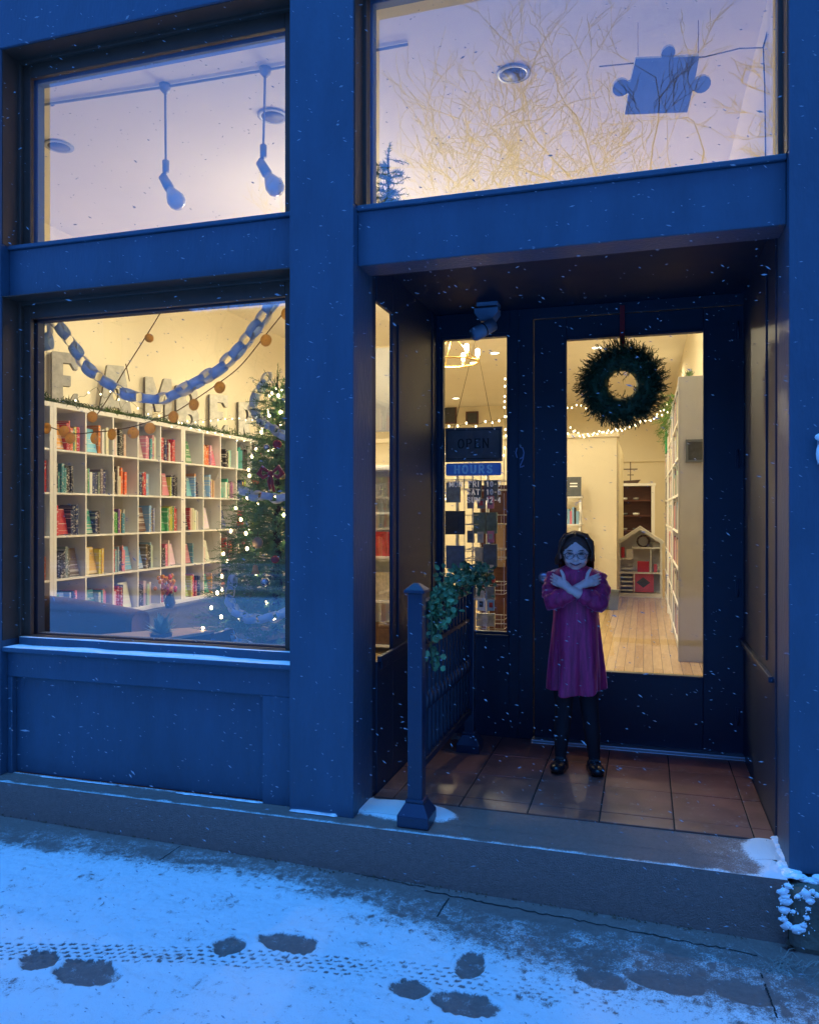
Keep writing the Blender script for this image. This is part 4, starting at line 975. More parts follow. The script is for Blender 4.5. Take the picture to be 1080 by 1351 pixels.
# dark crate leaning on the table (brown box with pale rim)
bx = thing('wooden_crate', 'dark brown wooden crate with pale rim in front of the tree', 'crate', tuple(at(235,862,.45)))
c0, c1 = at(150,858,.42), at(281,858,.42); zt = at(260,833,.42).z
mb = MB(); mb.prism([(c0.x, .52), (c1.x, .52), (c1.x, zt-.005), (c0.x+.35, zt-.05), (c0.x, .56)], 'y', .40, .43); mb.box(c1.x-.02, c1.x, .43, .62, .52, zt-.01); build('side', mb, M['darkwood'], bx, fixn=True)
mb = MB(); mb.prism([(c0.x, .56), (c0.x+.35, zt-.05), (c1.x, zt-.005), (c1.x, zt+.008), (c0.x+.35, zt-.035), (c0.x, .575)], 'y', .395, .44); build('rim', mb, M['tan'], bx, fixn=True)
# window board the display stands on
mb = MB(); mb.box(XL+.09, XA, .302, .75, .47, .50); mb.box(XL+.09, XA, .70, .73, 0, .47); build('window_board', mb, M['darkwood'], None, 'dark board inside the display window that the decorations stand on', 'window board')
# small plant in blue pot + flowers
pp = at(213, 828, .62); pl = thing('potted_plant', 'small pale green plant in a dark blue pot inside the window', 'plant', (pp.x, .62, .50))
mb = MB(); mb.lathe([(.045,.0),(.05,.02),(.058,.11),(.06,.12),(.052,.12),(.05,.1)], (pp.x,.62,.50), 20); build('pot', mb, M['potblue'], pl)
mb = MB(); c = at(211, 786, .62)
for k in range(90):
    a = R.uniform(0, 6.28); e = R.uniform(-.1, 1.2); d = Vector((math.cos(a)*math.cos(e), math.sin(a)*math.cos(e), math.sin(e))); L_ = R.uniform(.05,.12); b0_ = Vector((pp.x,.62,.615)); q = b0_+d*L_+Vector((0,0,.02)); b = d.cross(Vector((0,0,1))).normalized()*.012
    mb.add([b0_, q*.5+b0_*.5+b, q, q*.5+b0_*.5-b], [(0,1,2,3)])
build('leaves', mb, M['palegreen'], pl)
fp = atx(222, 792, UX+.1); fl = thing('flower_bunch', 'orange and yellow flower bunch in front of the lowest bookshelf', 'flowers', (UX+.12, fp.y, UZ))
vz = Vector((UX+.12, fp.y, UZ-.001))
mb = MB(); mb.lathe([(.04,0),(.055,.05),(.035,.12),(.04,.14)], vz, 16); build('vase', mb, M['potblue'], fl)
mb = MB()
for k in range(46):
    p = vz+Vector((R.gauss(0,.04), R.gauss(0,.05), .2+R.uniform(-.06,.12))); mb.mi = k % 3 == 0; mb.ball(p, .02, .02, .022, 6)
build('blossom', mb, [M['flowery'], M['flowerp']], fl)

# ---- pendant lamps, track cable, downlights
CZ = 3.77
pa1 = atz(218,112,CZ); pa2 = atz(350,90,CZ)
ca = atz(40,137,CZ-.02); cb_ = atz(392,80,CZ-.02)
mb = MB(); mb.tube([(ca.x-.8, ca.y, CZ-.012), tuple(pa1-Vector((0,0,.012))), tuple(pa2-Vector((0,0,.012))), (-1.2, pa2.y, CZ-.012)], .008, 6)
build('ceiling_track', mb, M['pendant'], None, 'thin grey track running along the ceiling above the window lamps', 'track')
for i, (p, bx_, by_, tilt) in enumerate(((pa1, 228, 258, .45), (pa2, 355, 236, .45))):
    sk = at(219 if i == 0 else 347.5, 219 if i == 0 else 199, p.y); t = thing('pendant_lamp', ['left pendant lamp with bare unlit bulb behind the upper left pane','right pendant lamp with bare unlit bulb next to the blue pillar'][i], 'lamp', tuple(p), 'bare bulb lamps hanging from the track')
    mb = MB(); mb.tube([p, Vector((sk.x, p.y, sk.z+.02))], .007, 8); mb.lathe([(.035,0),(.03,-.03),(.012,-.05)], p, 16); build('rod', mb, M['pendant'], t)
    mb = MB(); s0 = Vector((sk.x, p.y, sk.z)); mb.tube([s0+Vector((0,0,.03)), s0+Vector((0,0,-.035))], .02, 10)
    j = s0+Vector((-.015,0,-.07)); mb.tube([s0+Vector((0,0,-.035)), s0+Vector((-.02,0,-.05)), j], [.01,.012,.014], 8)
    d = Vector((math.sin(tilt+.1), 0, -math.cos(tilt+.1))); mb.tube([j-d*.01, j+d*.075], [.026,.03], 12); build('socket', mb, M['pendant'], t)
    mb = MB(); q = j+d*.07; az = d.to_track_quat('Z', 'Y').to_matrix(); mb.lathe([(.022,0),(.026,.02),(.042,.055),(.053,.085),(.05,.115),(.033,.138),(.008,.146)], q, 20, az); build('bulb', mb, M['frost'], t)
dl = [(78,192,.085,0),(360,152,.085,0),(677,96,.085,0),(652,465,.08,1),(601,525,.08,1),(787,458,.08,1),(625,478,.08,1)]
labsd = ['unlit round downlight at the far left of the upper left pane','unlit round downlight beside the right pendant lamp','unlit round downlight left of the puzzle piece behind the upper right pane','lit downlight seen high in the sidelight','lit downlight seen low in the sidelight ceiling','lit downlight just left of the wreath','lit downlight in the sidelight near the chandelier']
dlp = []
for (px, py, r, lit), lab in zip(dl, labsd):
    p = atz(px, py, CZ); t = thing('downlight', lab, 'ceiling light', (p.x, p.y, CZ), 'round recessed ceiling lights'); dlp.append((p, lit))
    mb = MB(); mb.lathe([(r*.8,-.001),(r,-.001),(r+.012,-.004),(r+.01,-.010),(r*.86,-.012),(r*.8,-.004)], (p.x,p.y,CZ), 28); build('trim_ring', mb, M['white'] if lit else M['pendant'], t)
    mb = MB(); mb.lathe([(.001,-.005),(r*.84,-.005),(r*.84,-.012),(.001,-.012)] if not lit else [(.001,-.010),(r*.84,-.010),(r*.84,-.014),(.001,-.014)], (p.x,p.y,CZ), 28); build('lens', mb, M['lampon'] if lit else M['dlcan'], t)
# chandeliers
def chandelier(c, lab, rr=.21, nb_=6):
    t = thing('chandelier', lab, 'chandelier', tuple(c), 'brass ring chandeliers')
    mb = MB(); mb.tube([c+Vector((rr*math.cos(a), rr*math.sin(a), 0)) for a in [2*PI*i/32 for i in range(32)]], .010, 8, closed=True)
    for k in range(3):
        a = 2*PI*k/3; mb.tube([c+Vector((rr*math.cos(a), rr*math.sin(a), 0)), c+Vector((0,0,.28))], .004, 5)
    mb.tube([c+Vector((0,0,.28)), Vector((c.x,c.y,CZ))], .005, 6); build('ring', mb, M['brass'], t)
    for k in range(nb_):
        a = 2*PI*k/nb_+.3; q = c+Vector((rr*math.cos(a), rr*math.sin(a), 0))
        mb = MB(); mb.lathe([(.014,-.01),(.018,.0),(.014,.05),(.01,.05)], q, 10); cu = build('socket', mb, M['brass'], t)
        mb = MB(); mb.lathe([(.010,.05),(.02,.08),(.024,.11),(.016,.135),(.002,.142)], q, 12); build('bulb', mb, M['bulb'], cu)
    return t
ch1 = at(596, 478, 4.6); chandelier(ch1, 'brass ring chandelier with lit bulbs at the top of the sidelight', .26)
fill_ch = at(424, 455, 2.6); chandelier(fill_ch, 'added brass fill chandelier hidden behind the blue pillar', .18)  # added unseen chandelier that brightens the ceiling

# ---- jigsaw piece hanging sign, small fir top above the entry, side cord
pc = at(872, 114, 1.25)
def knob(cx, cy, r, a0, a1, n=10): return [(cx+r*math.cos(a0+(a1-a0)*i/n), cy+r*math.sin(a0+(a1-a0)*i/n)) for i in range(n+1)]
def jig():
    n = Vector((0,0,0)); P = []
    W, H = .165, .145
    base = [(-W,-H),(W,-H),(W,-.03)]+knob(W+.042, 0, .045, -2.4, 2.4)+[(W,.03),(W*.96,H),(.035,H)]+knob(0, H+.02, .035, -.6, PI+.6, 8)+[(-.035,H),(-W*.96,H),(-W,.03)]+knob(-W-.042, 0, .045, PI-2.4, PI+2.4)+[(-W,-.03)]
    return base
jg = thing('puzzle_piece', 'big light jigsaw piece hanging under the ceiling behind the upper right pane', 'hanging sign', tuple(pc))
M2 = Matrix.Translation(pc) @ Matrix.Rotation(.22, 4, 'Z') @ Matrix.Rotation(.98, 4, 'X')
mb = MB(); tri_prism(mb, jig(), 0, M2, .02); mm = mat('grey_blue_board', (.20,.23,.32), .6, var=.15, vscale=8); build('panel', mb, [mm, M['paperwhite']], jg, fixn=True)
mb = MB()
for x in (-.15,.15):
    q = M2 @ Vector((x,0,.16)); mb.tube([q, Vector((q.x, q.y, CZ))], .002, 4)
build('cord', mb, M['twine'], jg)
mb = MB(); 
cw = [at(790,88,1.36), at(850,82,1.36), at(930,75,1.36), at(975,64,1.36), at(1006,63,1.1), at(1008,110,1.1), at(1009,195,1.1), at(1009,215,1.1)]
mb.tube(cw, .0035, 5); mb.tube([at(1006,63,1.1), at(1018,20,1.1), at(1024,-10,1.1)], .0045, 5)
build('cable', mb, M['slate'], None, 'thin dark cable strung across and down the upper right pane', 'cable')
mb = MB(); mb.box(XB-.06, XR+.06, .3, 1.39, 2.561, 2.60); build('entry_roof', mb, M['darkwood'], shop)
fp = at(512, 235, .75); fir('small_fir', 'small blue green fir top at the left of the upper right pane', fp.x, .75, at(516,196,.75).z, 2.60, .11, 70, 'small fir', nl=.03, tl=.08)
# ---- sidelight contents
def text_thing(name, text, px, py, Y, h, matn, lab, wr=.72, sp=.25, th=.12, mono=False):
    c = at(px, py, Y); mb = MB(); letters(mb, text, c.x, c.z, Y, h, wr, sp, th, mono=mono); return mb
Yg = YB+.05
op = thing('open_sign', 'dark slate OPEN sign hanging on twine inside the sidelight', 'sign', tuple(at(625,562,Yg+.04)))
a, b = at(587.5,610,Yg+.04), at(662.5,562,Yg+.04); zb_, zt_ = a.z, at(625,564,Yg+.04).z
mb = MB(); mb.box(a.x, b.x, Yg+.03, Yg+.045, zb_, zt_); build('board', mb, M['slate'], op, bevel=.002)
mb = MB(); mb.frame(a.x+.012, b.x-.012, zb_+.016, zt_-.014, Yg+.0285, Yg+.03, .004); hO = .052; w_ = hO*.72*4+hO*.22*3; letters(mb, 'OPEN', (a.x+b.x)/2-w_/2, (zb_+zt_)/2-.02, Yg+.0299, hO, .72, .22, .16); build('lettering', mb, M['slatetext'], op)
mb = MB(); tpk = at(627,448,Yg+.03); mb.tube([at(598,567,Yg+.03), tpk, at(650,566,Yg+.03)], .002, 5)
build('cord', mb, M['twine'], op)
for px in (600, 652): q = at(px, 566, Yg+.028); mb = MB(); mb.ball(q, .005, .004, .005, 8); build('stud', mb, M['vinyl'], op)
hs = thing('hours_plate', 'rounded periwinkle HOURS plate on the sidelight glass', 'sign', tuple(at(625,628,YB+.028)))
a, b = at(588,628,YB+.028), at(661,612,YB+.028); cz0, cz1 = a.z, at(625,611,YB+.028).z; rr_ = .012
poly = []
for cx_, cy_, s0_ in ((b.x-rr_, cz0+rr_, -90), (b.x-rr_, cz1-rr_, 0), (a.x+rr_, cz1-rr_, 90), (a.x+rr_, cz0+rr_, 180)):
    for k in range(5): an = math.radians(s0_+k*22.5); poly.append((cx_+rr_*math.cos(an), cy_+rr_*math.sin(an)))
mb = MB(); mb.prism(poly, 'y', YB+.026, YB+.029); build('plate', mb, M['signblue'], hs, fixn=True)
mb = MB(); hh = (cz1-cz0)*.62; w_ = hh*(.72*5+.35*4); letters(mb, 'HOURS', (a.x+b.x)/2-w_/2, cz0+(cz1-cz0)*.2, YB+.0258, hh, .72, .35, .26); build('lettering', mb, M['vinyl'], hs)
ot = thing('opening_hours', 'white lettered opening hours MON-FRI, SAT and SUN on the sidelight glass', 'lettering', tuple(at(625,660,YB+.028)))
for txt, tm, y in (('MON-FRI','10-7',642),('SAT','10-6',652.5),('SUN','12-4',663)):
    mb = MB(); h_ = .030; wt = h_*(.72+.2)
    s_ = at(634, y, YB+.0285); letters(mb, txt, s_.x-wt*len(txt)*(.96 if len(txt) > 3 else 1), s_.z, YB+.0285, h_, .72, .2, .2, d=.0008)
    build('text_line', mb, M['vinylthin'], ot); mb = MB()
    s_ = at(641, y, YB+.0285); letters(mb, tm, s_.x, s_.z, YB+.0285, h_, .6, .14, .2, d=.0008); build('text_line', mb, M['vinylthin'], ot)
# rotating wire racks with dark packets
def rack(cx, cy, lab, zb=.25, zt=1.55):
    t = thing('spinner_rack', lab, 'rack', (cx, cy, 0), 'wire racks behind the sidelight'); mb = MB(); mb.tube([(cx,cy,0),(cx,cy,zt)], .012, 8); mb.lathe([(.2,0),(.19,.02),(.03,.03)], (cx,cy,0), 20); build('pole', mb, M['wire'], t)
    for k in range(6):
        z = zb+.05+k*.225; mb = MB()
        for s in (-1, 1):
            for q in (-1, 1):
                mb.tube([(cx+s*.13,cy+q*.12,z),(cx+s*.13,cy+q*.12,z+.2)], .0028, 4)
            for u in (-.08, -.03, .02, .07): mb.tube([(cx+u, cy+s*.12, z-.03), (cx+u, cy+s*.12, z+.06)], .0022, 4)
        for zz in (z, z+.06): mb.tube([(cx-.13,cy-.12,zz),(cx+.13,cy-.12,zz),(cx+.13,cy+.12,zz),(cx-.13,cy+.12,zz)], .0028, 4, closed=True)
        build('basket', mb, M['wire'], t)
    return t
ra = at(603, 700, 1.85); rb_ = at(641, 700, 2.0)
rack(ra.x, 1.85, 'wire rack with dark packets behind the left of the sidelight'); rack(rb_.x, 2.05, 'wire rack with grey green packets behind the right of the sidelight')
pk = [mat('packet_%s' % n, c, .6, var=.4, vscale=30) for n, c in (('black', (.03,.03,.035)), ('grey', (.2,.22,.23)), ('green', (.14,.22,.2)), ('blue', (.09,.13,.2)), ('red', (.45,.05,.05)), ('cream', (.5,.48,.42)))]
for i, (px0, px1, py0, py1, Y, mi, lab) in enumerate((
    (588,606,636,663,1.70,1,'grey patterned packet at the top left of the wire rack, under the HOURS plate'),(618,634,634,660,1.9,3,'blue grey packet at the top of the right wire rack'),(638,656,634,660,1.9,3,'dark blue packet at the top right of the wire racks'),
    (587,612,674,705,1.70,0,'black packet in the second basket of the left rack'),(624,640,676,704,1.9,2,'green patterned packet in the right rack above middle'),(641,655,676,704,1.9,2,'plain green packet at the right of the second basket'),
    (588,612,720,750,1.70,3,'dark blue packet low in the left rack'),(626,636,722,750,1.9,5,'pale packet low in the right rack'),(637,655,718,748,1.9,3,'blue packet low at the right of the rack'),
    (634,652,762,768,1.9,4,'flat red box on the right rack near the garland'),(626,638,776,792,1.9,5,'cream card pack low in the right rack'),(640,652,774,792,1.9,1,'grey card pack low in the right rack'),(628,652,810,826,1.9,5,'cream box at the bottom of the right rack'))):
    a = at(px0, py1, Y); b = at(px1, py0, Y); mb = MB(); mb.box(a.x, b.x, Y-.0, Y+.03, a.z, b.z); mb.box(a.x+(b.x-a.x)*.3, a.x+(b.x-a.x)*.7, Y-.002, Y, a.z+(b.z-a.z)*.2, a.z+(b.z-a.z)*.75); build('packet', mb, pk[mi], None, lab, 'packet', 'packets on the wire racks', bevel=.004)
gc = random.Random(8)
for ti, yy in enumerate((671, 716, 760, 806)):
    for j in range(3):
        px0 = 616+j*13; a = at(px0, yy, 1.78); b = at(px0+gc.uniform(8,11), yy-gc.uniform(13,19), 1.78); mb = MB(); mb.box(a.x, b.x, 1.78+.006*j, 1.784+.006*j, a.z, b.z); cn = gc.choice(['cream','grey','teal','pink','white','brown','light blue'])
        mb.mi = 1; w_ = b.x-a.x; h_ = b.z-a.z; mb.box(a.x+w_*.25, b.x-w_*.25, 1.7785+.006*j, 1.78+.006*j, a.z+h_*.3, a.z+h_*.75)
        build('greeting_card', mb, [mat('card_%d_%d' % (ti, j), COLS[cn], .6), pk[gc.randrange(6)]], None, f"small {cn} card, {ORD[j]} from left on {ROWN[ti]} tier of the right rack", 'card', 'greeting cards on the wire rack')
# brown bookcase behind the racks
q0, q1 = at(652, 640, 3.2), at(690, 830, 3.2)
t = thing('brown_cabinet', 'dark red brown wooden cabinet behind the sidelight racks', 'cabinet', (q0.x, 3.2, 0))
mb = MB(); mb.box(q0.x-.12, q0.x+.5, 3.2, 3.6, 0, q0.z); build('body', mb, M['brown'], t, bevel=.004)
mb = MB(); a = at(654,748,3.19); b = at(666,690,3.19); mb.box(a.x, b.x, 3.185, 3.2, a.z, b.z); build('paper_panel', mb, M['tan'], t)
for px, py, w, h, lab in ((590,545,.42,.5,'large grey framed picture on the back wall, left in the sidelight'),(622,551,.30,.3,'small dark framed picture on the back wall above the OPEN sign')):
    c = at(px, py, 14.9); t = thing('wall_picture', lab, 'picture', (c.x, 14.95, c.z-h/2)); mb = MB(); mb.frame(c.x-w/2, c.x+w/2, c.z-h/2, c.z+h/2, 14.93, 14.96, .03); build('frame', mb, M['brown'], t); mb = MB(); mb.box(c.x-w/2+.03, c.x+w/2-.03, 14.94, 14.95, c.z-h/2+.03, c.z+h/2-.03); build('picture', mb, M['picdark'], t)
string_lights([[at(px, py, 2.6) for px, py in ((560,560),(592,563),(615,561),(640,557),(658,552),(690,545))], [at(px, py, 2.7) for px, py in ((585,575),(586,600),(584,640),(588,660))], [at(px, py, 2.7) for px, py in ((666,500),(665,540),(667,575),(664,600))]], 'warm string lights around the sidelight displays', cnt=44)
# seen through the side window of the recess: pale door-like board
t = thing('display_shelf', 'white display shelf seen through the narrow side window', 'shelf', (-2.35, 3.75, 0))
mb = MB(); mb.box(-2.56, -2.54, 3.6, 3.9, 0, 1.72); mb.box(-2.18, -2.16, 3.6, 3.9, 0, 1.72); mb.box(-2.54, -2.18, 3.88, 3.9, 0, 1.72); build('frame', mb, WH, t)
mb = MB()
for k in range(5): mb.box(-2.54, -2.18, 3.6, 3.88, .06+k*.40, .08+k*.40)
build('shelf', mb, WH, t)
for k, (cn, hh) in enumerate((('brown',.2),('cream',.25),('red',.22),('grey',.26))):
    mb = MB(); mb.box(-2.42, -2.2, 3.62, 3.66, .081+k*.40, .081+k*.40+hh); build('boxed_game', mb, mat('box_'+cn, COLS[cn], .5, var=.4, vscale=20), None, f"{cn} boxed game on the {['lowest','second','third','top'][k]} tier of the side window shelf", 'box', 'boxes on the side window shelf')
mb = MB(); mb.box(-2.34, -2.05, 3.55, 3.57, 2.0, 2.75); build('hanging_banner', mb, M['grey_and_shade'], None, 'plain grey banner hanging behind the narrow side window', 'banner')

# ---- seen through the door
string_lights([[at(px, py, 6.2) for px, py in ((742,578),(756,570),(775,575),(800,570),(830,562),(858,553),(880,545))], [at(px, py, 6.4) for px, py in ((742,582),(752,566),(770,577),(790,570),(820,566),(862,551),(884,530))], [at(px, py, 6.2) for px, py in ((742,540),(760,535),(785,538))]], 'warm string lights sagging across the room behind the wreath', r=.008, cnt=50)
# dollhouse bookcase
DY = 9.1; k0 = at(815, 788, DY); k1 = at(873, 788, DY); kz = at(843, 694, DY).z; ez = at(815, 725, DY).z; ez2 = at(873,706,DY).z
ez = ez2 = at(843,712,DY).z
W0, W1 = k0.x, k1.x; Wm = (W0+W1)/2
dh = thing('dollhouse_bookcase', 'white gabled dollhouse bookcase at the end of the wooden floor', 'bookcase', (Wm, DY+.15, 0))
mb = MB(); mb.box(W0, W0+.03, DY, DY+.3, 0, ez); mb.box(W1-.03, W1, DY, DY+.3, 0, ez); mb.box(W0+.03, W1-.03, DY+.28, DY+.3, 0, ez); mb.box(W0+.03, W1-.03, DY+.01, DY+.28, 0, .06)
mb.prism([(W0, ez), (W1, ez), (Wm, kz-.05)], 'y', DY+.27, DY+.3)
build('frame', mb, WH, dh, fixn=True)
mb = MB(); 
for s, xa in ((1, W0), (-1, W1)): mb.prism([(xa-s*.03, ez-.03), (Wm, kz), (Wm, kz-.06), (xa+s*.0, ez-.07)] if s > 0 else [(Wm, kz), (xa+.03, ez-.03), (xa, ez-.07), (Wm, kz-.06)], 'y', DY-.02, DY+.3)
build('roof', mb, WH, dh, fixn=True)
mb = MB(); za, zb2 = at(843,723,DY).z, at(843,756,DY).z
mb.box(W0+.2, W1-.03, DY+.005, DY+.28, za-.012, za+.012); mb.box(W0+.03, W1-.03, DY+.005, DY+.28, zb2-.012, zb2+.012); xd = at(836,760,DY).x; mb.box(xd-.01, xd+.01, DY+.006, DY+.28, .06, zb2-.012); xe = at(858,740,DY).x; mb.box(xe-.008, xe+.008, DY+.006, DY+.28, zb2+.012, za-.012); mb.box(W0+.03, W0+.2, DY+.005, DY+.28, at(820,737,DY).z-.01, at(820,737,DY).z+.01)
build('shelf', mb, WH, dh)
mb = MB()
for k in range(6): z = .09+k*.065; mb.box(W0+.04, xd-.02, DY+.03, DY+.2, z, z+.02)
build('stairs', mb, WH, dh)
for px, py, w, h, mn, lab in ((821,730,.05,.16,'redgloss','red book standing on the left shelf of the dollhouse'),(830,731,.1,.13,'paperwhite','pale picture book in the dollhouse beside the red book'),(848,742,.17,.16,'redgloss','red wrapped present in the middle of the dollhouse'),(864,750,.05,.12,'flowerp','pink book at the right of the dollhouse shelf'),(865,718,.12,.08,'straw','small beige basket in the dollhouse roof space')):
    c = at(px, py, DY+.06); mb = MB(); zf = {723: za+.012, 756: zb2+.012}; base = za+.012 if py < 722 else (zb2+.012 if py > 735 else at(820,737,DY).z+.01); mb.box(c.x-w/2, c.x+w/2, DY+.06, DY+.12, base, base+h); build('dollhouse_item', mb, M[mn], None, lab, 'item', 'things shelved in the dollhouse', bevel=.005)
mb = MB(); c = at(848, 771, DY+.05); mb.box(c.x-.15, c.x+.15, DY+.06, DY+.09, .075, .36); mb.mi = 1; mb.add([(c.x-.1, DY+.058, .22), (c.x, DY+.058, .14), (c.x+.1, DY+.058, .22), (c.x, DY+.058, .30)], [(0,1,2,3)]); build('game_board', mb, [M['flowerp'], M['slate']], None, 'pinkish board with dark diamond at the bottom of the dollhouse', 'board')
mb = MB(); c = at(848, 714, DY+.05); rg = [c+Vector((.085*math.cos(a), 0, .085*math.sin(a))) for a in [2*PI*i/20 for i in range(20)]]; mb.tube(rg, .014, 6, closed=True)
for k in range(10): mb.ball(rg[k*2]+Vector((0,-.012,0)), .018, .01, .018, 6)
build('round_ornament', mb, M['darkwood'], None, 'dark round wreath ornament in the dollhouse gable', 'ornament')
# hutch
HY = 12.6; h0, h1 = at(813,700,HY).x, at(863,700,HY).x; hz = at(838,641,HY).z
ht = thing('hutch', 'white framed brown hutch full of dishes behind the dollhouse', 'hutch', ((h0+h1)/2, HY+.2, 0))
mb = MB(); mb.box(h0, h0+.04, HY, HY+.35, 0, hz); mb.box(h1-.06, h1, HY, HY+.35, 0, hz); mb.box(h0-.02, h1+.02, HY-.01, HY+.36, hz, hz+.05); mb.box(h0+.04, h1-.06, HY, HY+.35, 0, .6); build('frame', mb, WH, ht)
mb = MB(); mb.box(h0+.04, h1-.06, HY+.33, HY+.35, .6, hz); 
for k in range(1, 4): z = .6+(hz-.6)*k/4; mb.box(h0+.04, h1-.06, HY+.01, HY+.33, z, z+.02)
build('shelf', mb, M['brown'], ht)
cnt = 0
for k in range(4):
    z = .6+(hz-.6)*k/4+(.021 if k else .001)
    for j in range(3):
        x = h0+.14+j*.22
        if x > h1-.14: continue
        mb = MB(); r = R.uniform(.05,.085); mb.lathe([(r*.5,0),(r,.02),(r*1.02,.05),(r*.9,.05)], (x, HY+.12, z), 14); 
        build('dish', mb, [M['paperwhite'], M['straw'], M['bin']][(k+j) % 3], None, f"{['pale','beige','dark'][(k+j)%3]} dish, {ORD[j]} from the left on the {['lowest','second lowest','third','top'][k]} hutch shelf", 'dish', 'dishes in the hutch')
shp = at(831, 638, HY); sh = thing('ship_model', 'dark model sailing ship on top of the hutch', 'ship model', (shp.x, HY+.15, hz+.05))
zz = hz+.051; mb = MB(); mb.prism([(shp.x-.13, zz), (shp.x+.13, zz), (shp.x+.19, zz+.07), (shp.x-.17, zz+.05)], 'y', HY+.08, HY+.2); build('hull', mb, M['darkwood'], sh, fixn=True)
mb = MB(); mb.box(shp.x-.008, shp.x+.008, HY+.13, HY+.146, zz+.05, zz+.42); mb.box(shp.x-.13, shp.x+.13, HY+.132, HY+.144, zz+.27, zz+.29); mb.box(shp.x-.06, shp.x+.06, HY+.131, HY+.145, zz+.16, zz+.175); build('mast', mb, M['darkwood'], sh)
# bin, ladder shelf
c = at(806, 801, 7.55); bt = at(806, 777, 7.55)
mb = MB(); w = .10; hb = .25; mb.add([(c.x-w*.8,7.45,0),(c.x+w*.8,7.45,0),(c.x+w*.8,7.6,0),(c.x-w*.8,7.6,0),(c.x-w,7.42,hb),(c.x+w,7.42,hb),(c.x+w,7.63,hb),(c.x-w,7.63,hb),(c.x-w*.7,7.48,.02),(c.x+w*.7,7.48,.02),(c.x+w*.7,7.57,.02),(c.x-w*.7,7.57,.02),(c.x-w*.92,7.44,hb),(c.x+w*.92,7.44,hb),(c.x+w*.92,7.61,hb),(c.x-w*.92,7.61,hb)],
    [(3,2,1,0),(0,1,5,4),(1,2,6,5),(2,3,7,6),(3,0,4,7),(8,9,10,11),(8,12,13,9),(9,13,14,10),(10,14,15,11),(11,15,12,8),(4,5,13,12),(5,6,14,13),(6,7,15,14),(7,4,12,15)])
build('waste_bin', mb, M['bin'], None, 'dark grey waste bin on the wooden floor by the cream partition', 'bin', bevel=.003)
LY = 6.9; ld = thing('ladder_shelf', 'white leaning ladder shelf behind the girl, left in the door pane', 'shelf', tuple(at(765,810,LY)))
mb = MB(); tp = at(765,652,7.7); bt_ = at(797,812,6.55)
for dx in (0, -.55):
    A = Vector((tp.x+dx, 7.75, tp.z)); B = Vector((tp.x+dx+.02, 6.9, .01)); mb.tube([A, B], .018, 4); mb.tube([Vector((A.x, 7.85, A.z)), Vector((A.x, 7.85, .0))], .018, 4)
build('side_rail', mb, WH, ld)
levels = []
for k, z in enumerate((1.47, 1.10, .76, .40, .12)):
    f = 1-(z/1.6); yF = 7.75-.85*f; mb = MB(); mb.box(tp.x-.56, tp.x+.03, yF-.03, 7.86, z, z+.02); build('shelf', mb, WH, ld); levels.append((yF, z+.02))
rl = random.Random(4)
for k, (yF, z) in enumerate(levels[1:], 1):
    x = tp.x-.25; j = 0
    while x < tp.x-.03:
        w = rl.uniform(.025,.04); cn = rl.choice(['teal','light blue','white','orange','brown','black','pink']); mb = MB(); mb.box(x, x+w-.002, yF+.02, yF+.14, z, z+rl.uniform(.16,.23)); m_ = mat('cover_'+cn.replace(' ', '_'), COLS[cn], .45); j += 1
        build('shelf_book', mb, m_, None, f"{cn} book, {ORD[j-1]} from the left on the {ORD[k]} tier of the white ladder shelf", 'book', 'books on the ladder shelf'); x += w
c = at(756, 662, 7.7); yF, z = levels[0]
mb = MB(); mb.M = Matrix.Translation((c.x, yF+.02, z+.003)) @ Matrix.Rotation(-.2, 4, 'X'); mb.box(-.10, .10, 0, .02, 0, .27); mb.mi = 1
for q in (.13, .17): mb.box(-.05, .05, -.002, 0, q, q+.018)
build('black_display_book', mb, [M['slate'], M['vinyl']], None, 'black display book with white title on top of the ladder shelf', 'book')
# frame on the end panel
t = thing('end_panel_picture', 'dark framed picture on the shade-greyed end of the right bookcase', 'picture', tuple(at(918,612,3.98)))
a, b = at(904,610,3.985), at(945,579,3.985); mb = MB(); mb.frame(a.x, b.x, a.z, b.z, 3.975, 3.999, .02); build('frame', mb, M['bin'], t); mb = MB(); mb.box(a.x+.02, b.x-.02, 3.985, 3.992, a.z+.02, b.z-.02); build('picture', mb, M['picdark'], t)
# greenery on the far right bookcase tops
mb = MB()
for k in range(150):
    f = R.random(); y = 5.2+2.6*f; p = Vector((RX-.02+R.gauss(0,.03), y, 2.47-R.random()**1.5*(.28 if y > 5.7 else .1)))
    twig(mb, p, Vector((R.gauss(-.4,.4), R.gauss(0,.5), R.gauss(-.5,.5))), R.uniform(.08,.16), .03, 1.6, 14)
build('greenery_garland', mb, mat('bright_pine', (.12,.26,.05), .6, var=.4, vscale=20), None, 'bright green pine garland drooping from the right bookcase top', 'garland')
c = atx(880, 584, RX); mb = MB(); mb.box(RX-.03, RX+.1, c.y-.14, c.y+.14, c.z-.14, c.z+.15); mb.tube([(RX-.032, c.y-.14, c.z), (RX-.032, c.y+.14, c.z)], .01, 6)
build('green_parcel', mb, M['green'], None, 'bright green parcel at the edge of the right bookcase', 'parcel', bevel=.01)
mb = MB(); 
for k in range(26):
    z = 2.45; p = Vector((RX+.08+R.gauss(0,.012), 4.06+R.gauss(0,.02), z)); twig(mb, p, Vector((R.gauss(0,.4), R.gauss(0,.4), 1)), R.uniform(.03,.07), .02, 1, 10)
build('pine_sprig', mb, M['fir'], None, 'tiny pine sprig standing on the near corner of the right bookcase', 'sprig')
